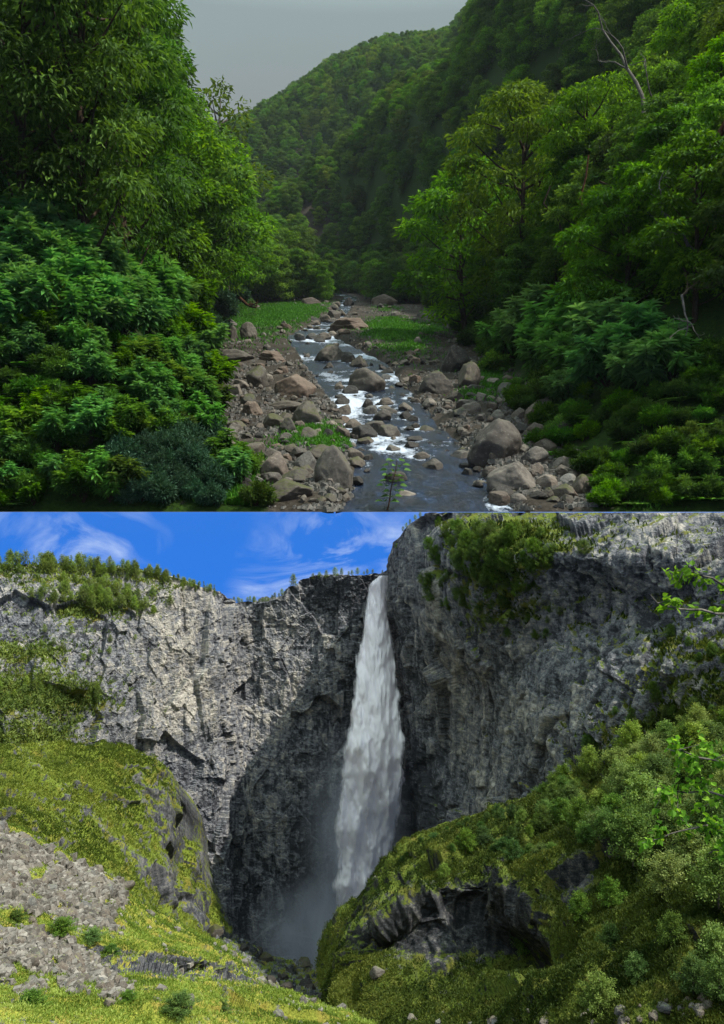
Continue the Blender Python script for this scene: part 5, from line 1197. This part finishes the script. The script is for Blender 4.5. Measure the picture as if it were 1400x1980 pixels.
# scree
def scree():
    q, n, px, row, veg = SHEETS['meadow']; band, sc = fore_masks(px, row); sc = sc.copy(); sc[:, :10] = 0; sc[(px < -30) | (row > 1990)] = 0
    w = ((sc * (.35 + (vnoise(q / .5, 7) > -.2)) + .012 * (vnoise(q / .9, 8) > .1) * (row > 1560) * (np.arange(row.shape[1])[None] > 9)) * (px > -30) * (row < 1990)).ravel(); w /= w.sum(); Q = q.reshape(-1, 3); i = rng.choice(len(Q), 26000, p=w); p = Q[i] + rng.normal(0, .02, (26000, 3)) * np.array([1, 1, 0])
    sz = (.022 + .24 * rng.random(26000) ** 5) * (p[:, 1] / 20); big = np.argsort(-sz / p[:, 1])[:260]; m = np.ones(26000, bool); m[big] = False
    tag(stones('scree', p[m] + np.stack([0 * sz, 0 * sz, .2 * sz], -1)[m], sz[m], M['screebits'], 6, .7), 'grey angular scree covering the left slope', 'scree', kind='stuff')
    for j in big:
        o = bpy.data.objects.new('scree_stone', random.choice(BM['scree'])); C.objects.link(o); s = sz[j] * 1.3; o.location = p[j]; o.rotation_euler = (random.uniform(-.5, .5), random.uniform(-.5, .5), random.uniform(0, 6)); o.scale = (s, s * random.uniform(.6, 1), s * random.uniform(.4, .8)); tag(o, 'larger angular grey stone lying in the scree of the left slope', 'stone', 'larger stones in the left scree')
    # scattered stones on moss
    for a, b, s, lab in ((212, 1945, .26, 'pale stone alone in the green moss at the lower left'), (730, 1886, .5, 'white stone on the mossy ledge right of the gorge foot'), (727, 1702, .3, 'small white stone near the crest of the mossy hill')):
        nm = 'mossy_hill' if a > 600 else 'meadow'; pp, _ = pick_on(nm, a, b); o = bpy.data.objects.new('stone', BM['scree'][1]); C.objects.link(o); o.location = pp; o.scale = (s, s * .7, s * .6); tag(o, lab, 'stone')
    for k in range(70):
        a = random.uniform(790, 1410); b = random.gauss(1972 - max(0, a - 1150) * .12, 9); pp, _ = pick_on('mossy_hill', a, b); o = bpy.data.objects.new('stone', random.choice(BM['scree'])); C.objects.link(o); s = random.uniform(.08, .26) * (.5 + random.random()); o.location = pp - np.array([0, 0, .1 * s]); o.rotation_euler = (0, random.uniform(-.4, .4), random.uniform(0, 6)); o.scale = (s, s * .8, s * .55); tag(o, 'grey stone in the rubble along the lower right edge', 'stone', 'rubble stones along the lower right edge')
    q, n, px, row, veg = SHEETS['gorge_floor']; ok = (row > 1800) & (row < 2000); ok[:, :10] = False; Q = q[ok]
    for k in range(150):
        pp = Q[rng.integers(len(Q))]; o = bpy.data.objects.new('boulder', random.choice(BM['boulder_dark'] + BM['boulder_moss'])); C.objects.link(o); s = random.uniform(.3, 1.1); o.location = pp - np.array([0, 0, .1 * s]); o.rotation_euler = (random.uniform(-.3, .3), random.uniform(-.3, .3), random.uniform(0, 6)); o.scale = (s, s * .8, s * .6); tag(o, 'dark wet boulder on the gorge floor under the waterfall', 'boulder', 'dark boulders on the gorge floor')
scree()
def tufts(name, key, cnt, h, w, m, label, sel, seed):
    q, n, px, row, veg = SHEETS[key]; v = sel(px, row, veg, n).copy(); v[:, :9] = 0; v[(px < -20) | (px > 1420) | (row > 1995)] = 0
    area = 1 / (q[..., 1] ** 0.5); w_ = (v * area).ravel(); w_ /= w_.sum(); Q = q.reshape(-1, 3); Nn = n.reshape(-1, 3); i = rng.choice(len(Q), cnt, p=w_); r = np.random.default_rng(seed)
    p = Q[i] + r.normal(0, .04, (cnt, 3)) * np.array([1, 1, 0.]); d = Nn[i] * .5 + np.array([0, 0, .8]) + r.normal(0, .45, (cnt, 3)); hh = h * (.5 + .5 * p[:, 1] / 20) * r.uniform(.5, 1.4, cnt)
    cl = .46 + .3 * vnoise(p / .8, 99) + .55 * vnoise(p / 2.6, 98)
    V, Fc, A = leaves(p, d, r.normal(size=(cnt, 3)), hh, hh * w, np.clip(cl + r.normal(0, .18, cnt), 0, 1), .4)
    tag(obj(name, mesh(name, V, Fc, {'tint': A}), m), label, 'grass', kind='stuff')
M['moss_dark'] = G('dark moss tufts', (.018, .035, .004), (.06, .085, .010), (.15, .17, .025), .3, .1)
M['moss_hill'] = G('hill grass', (0.054, 0.099, 0.010), (0.135, 0.198, 0.024), (0.270, 0.341, 0.048), .3, .1)
tufts('grass', 'meadow', 110000, .075, .28, M['grass_dry'], 'sunlit yellow green grass and moss on the near left slope', lambda px, row, v, n: sstep(.5, .75, v) + .10 * (vnoise(np.stack([px / 9, row / 5, px * 0], -1), 60) > 0), 1)
tufts('grass', 'mossy_hill', 260000, .065, .5, M['moss_dark'], 'dark green moss and low plants on the right hill', lambda px, row, v, n: sstep(.5, .75, v), 2)
tufts('grass', 'hillside', 60000, .08, .4, M['moss_hill'], 'green grass on the left hillside under the cliff', lambda px, row, v, n: sstep(.5, .75, v), 3)
tufts('grass', 'wall', 26000, .16, .3, M['moss_hill'], 'grass on the ledges of the left cliff', lambda px, row, v, n: sstep(.45, .7, v), 4)
tufts('grass', 'rc', 22000, .16, .4, M['moss_dark'], 'low green plants in the cracks of the right cliff', lambda px, row, v, n: sstep(.42, .7, v) * (row > 1010), 5)

# remove prototypes that were never placed
for src in WH + FS + GS + FE + FT + TALL + AIRY + RIM + SPR + BB:
    if src.name not in USED:
        for k in KIDS[src.name]: bpy.data.objects.remove(k)
        bpy.data.objects.remove(src)

# ------------------------------------------------------------------ haze: the air between the viewer and the far hills
def haze():
    x0, x1, y0, y1, z0, z1 = -1500, 1500, -12, 2420, -60, 1600
    V = [(x, y, z) for z in (z0, z1) for x, y in ((x0, y0), (x1, y0), (x1, y1), (x0, y1))]
    me = mesh('haze', V, [(0, 3, 2, 1), (4, 5, 6, 7), (0, 1, 5, 4), (1, 2, 6, 5), (2, 3, 7, 6), (3, 0, 4, 7)])
    m, nt = mat('haze'); v = N(nt, 'ShaderNodeVolumePrincipled'); o = N(nt, 'ShaderNodeOutputMaterial'); nt.links.new(v.outputs[0], o.inputs['Volume'])
    v.inputs['Color'].default_value = (.78, .88, 1, 1); v.inputs['Density'].default_value = .00003
    tag(obj('haze', me, m), kind='stuff')
haze()
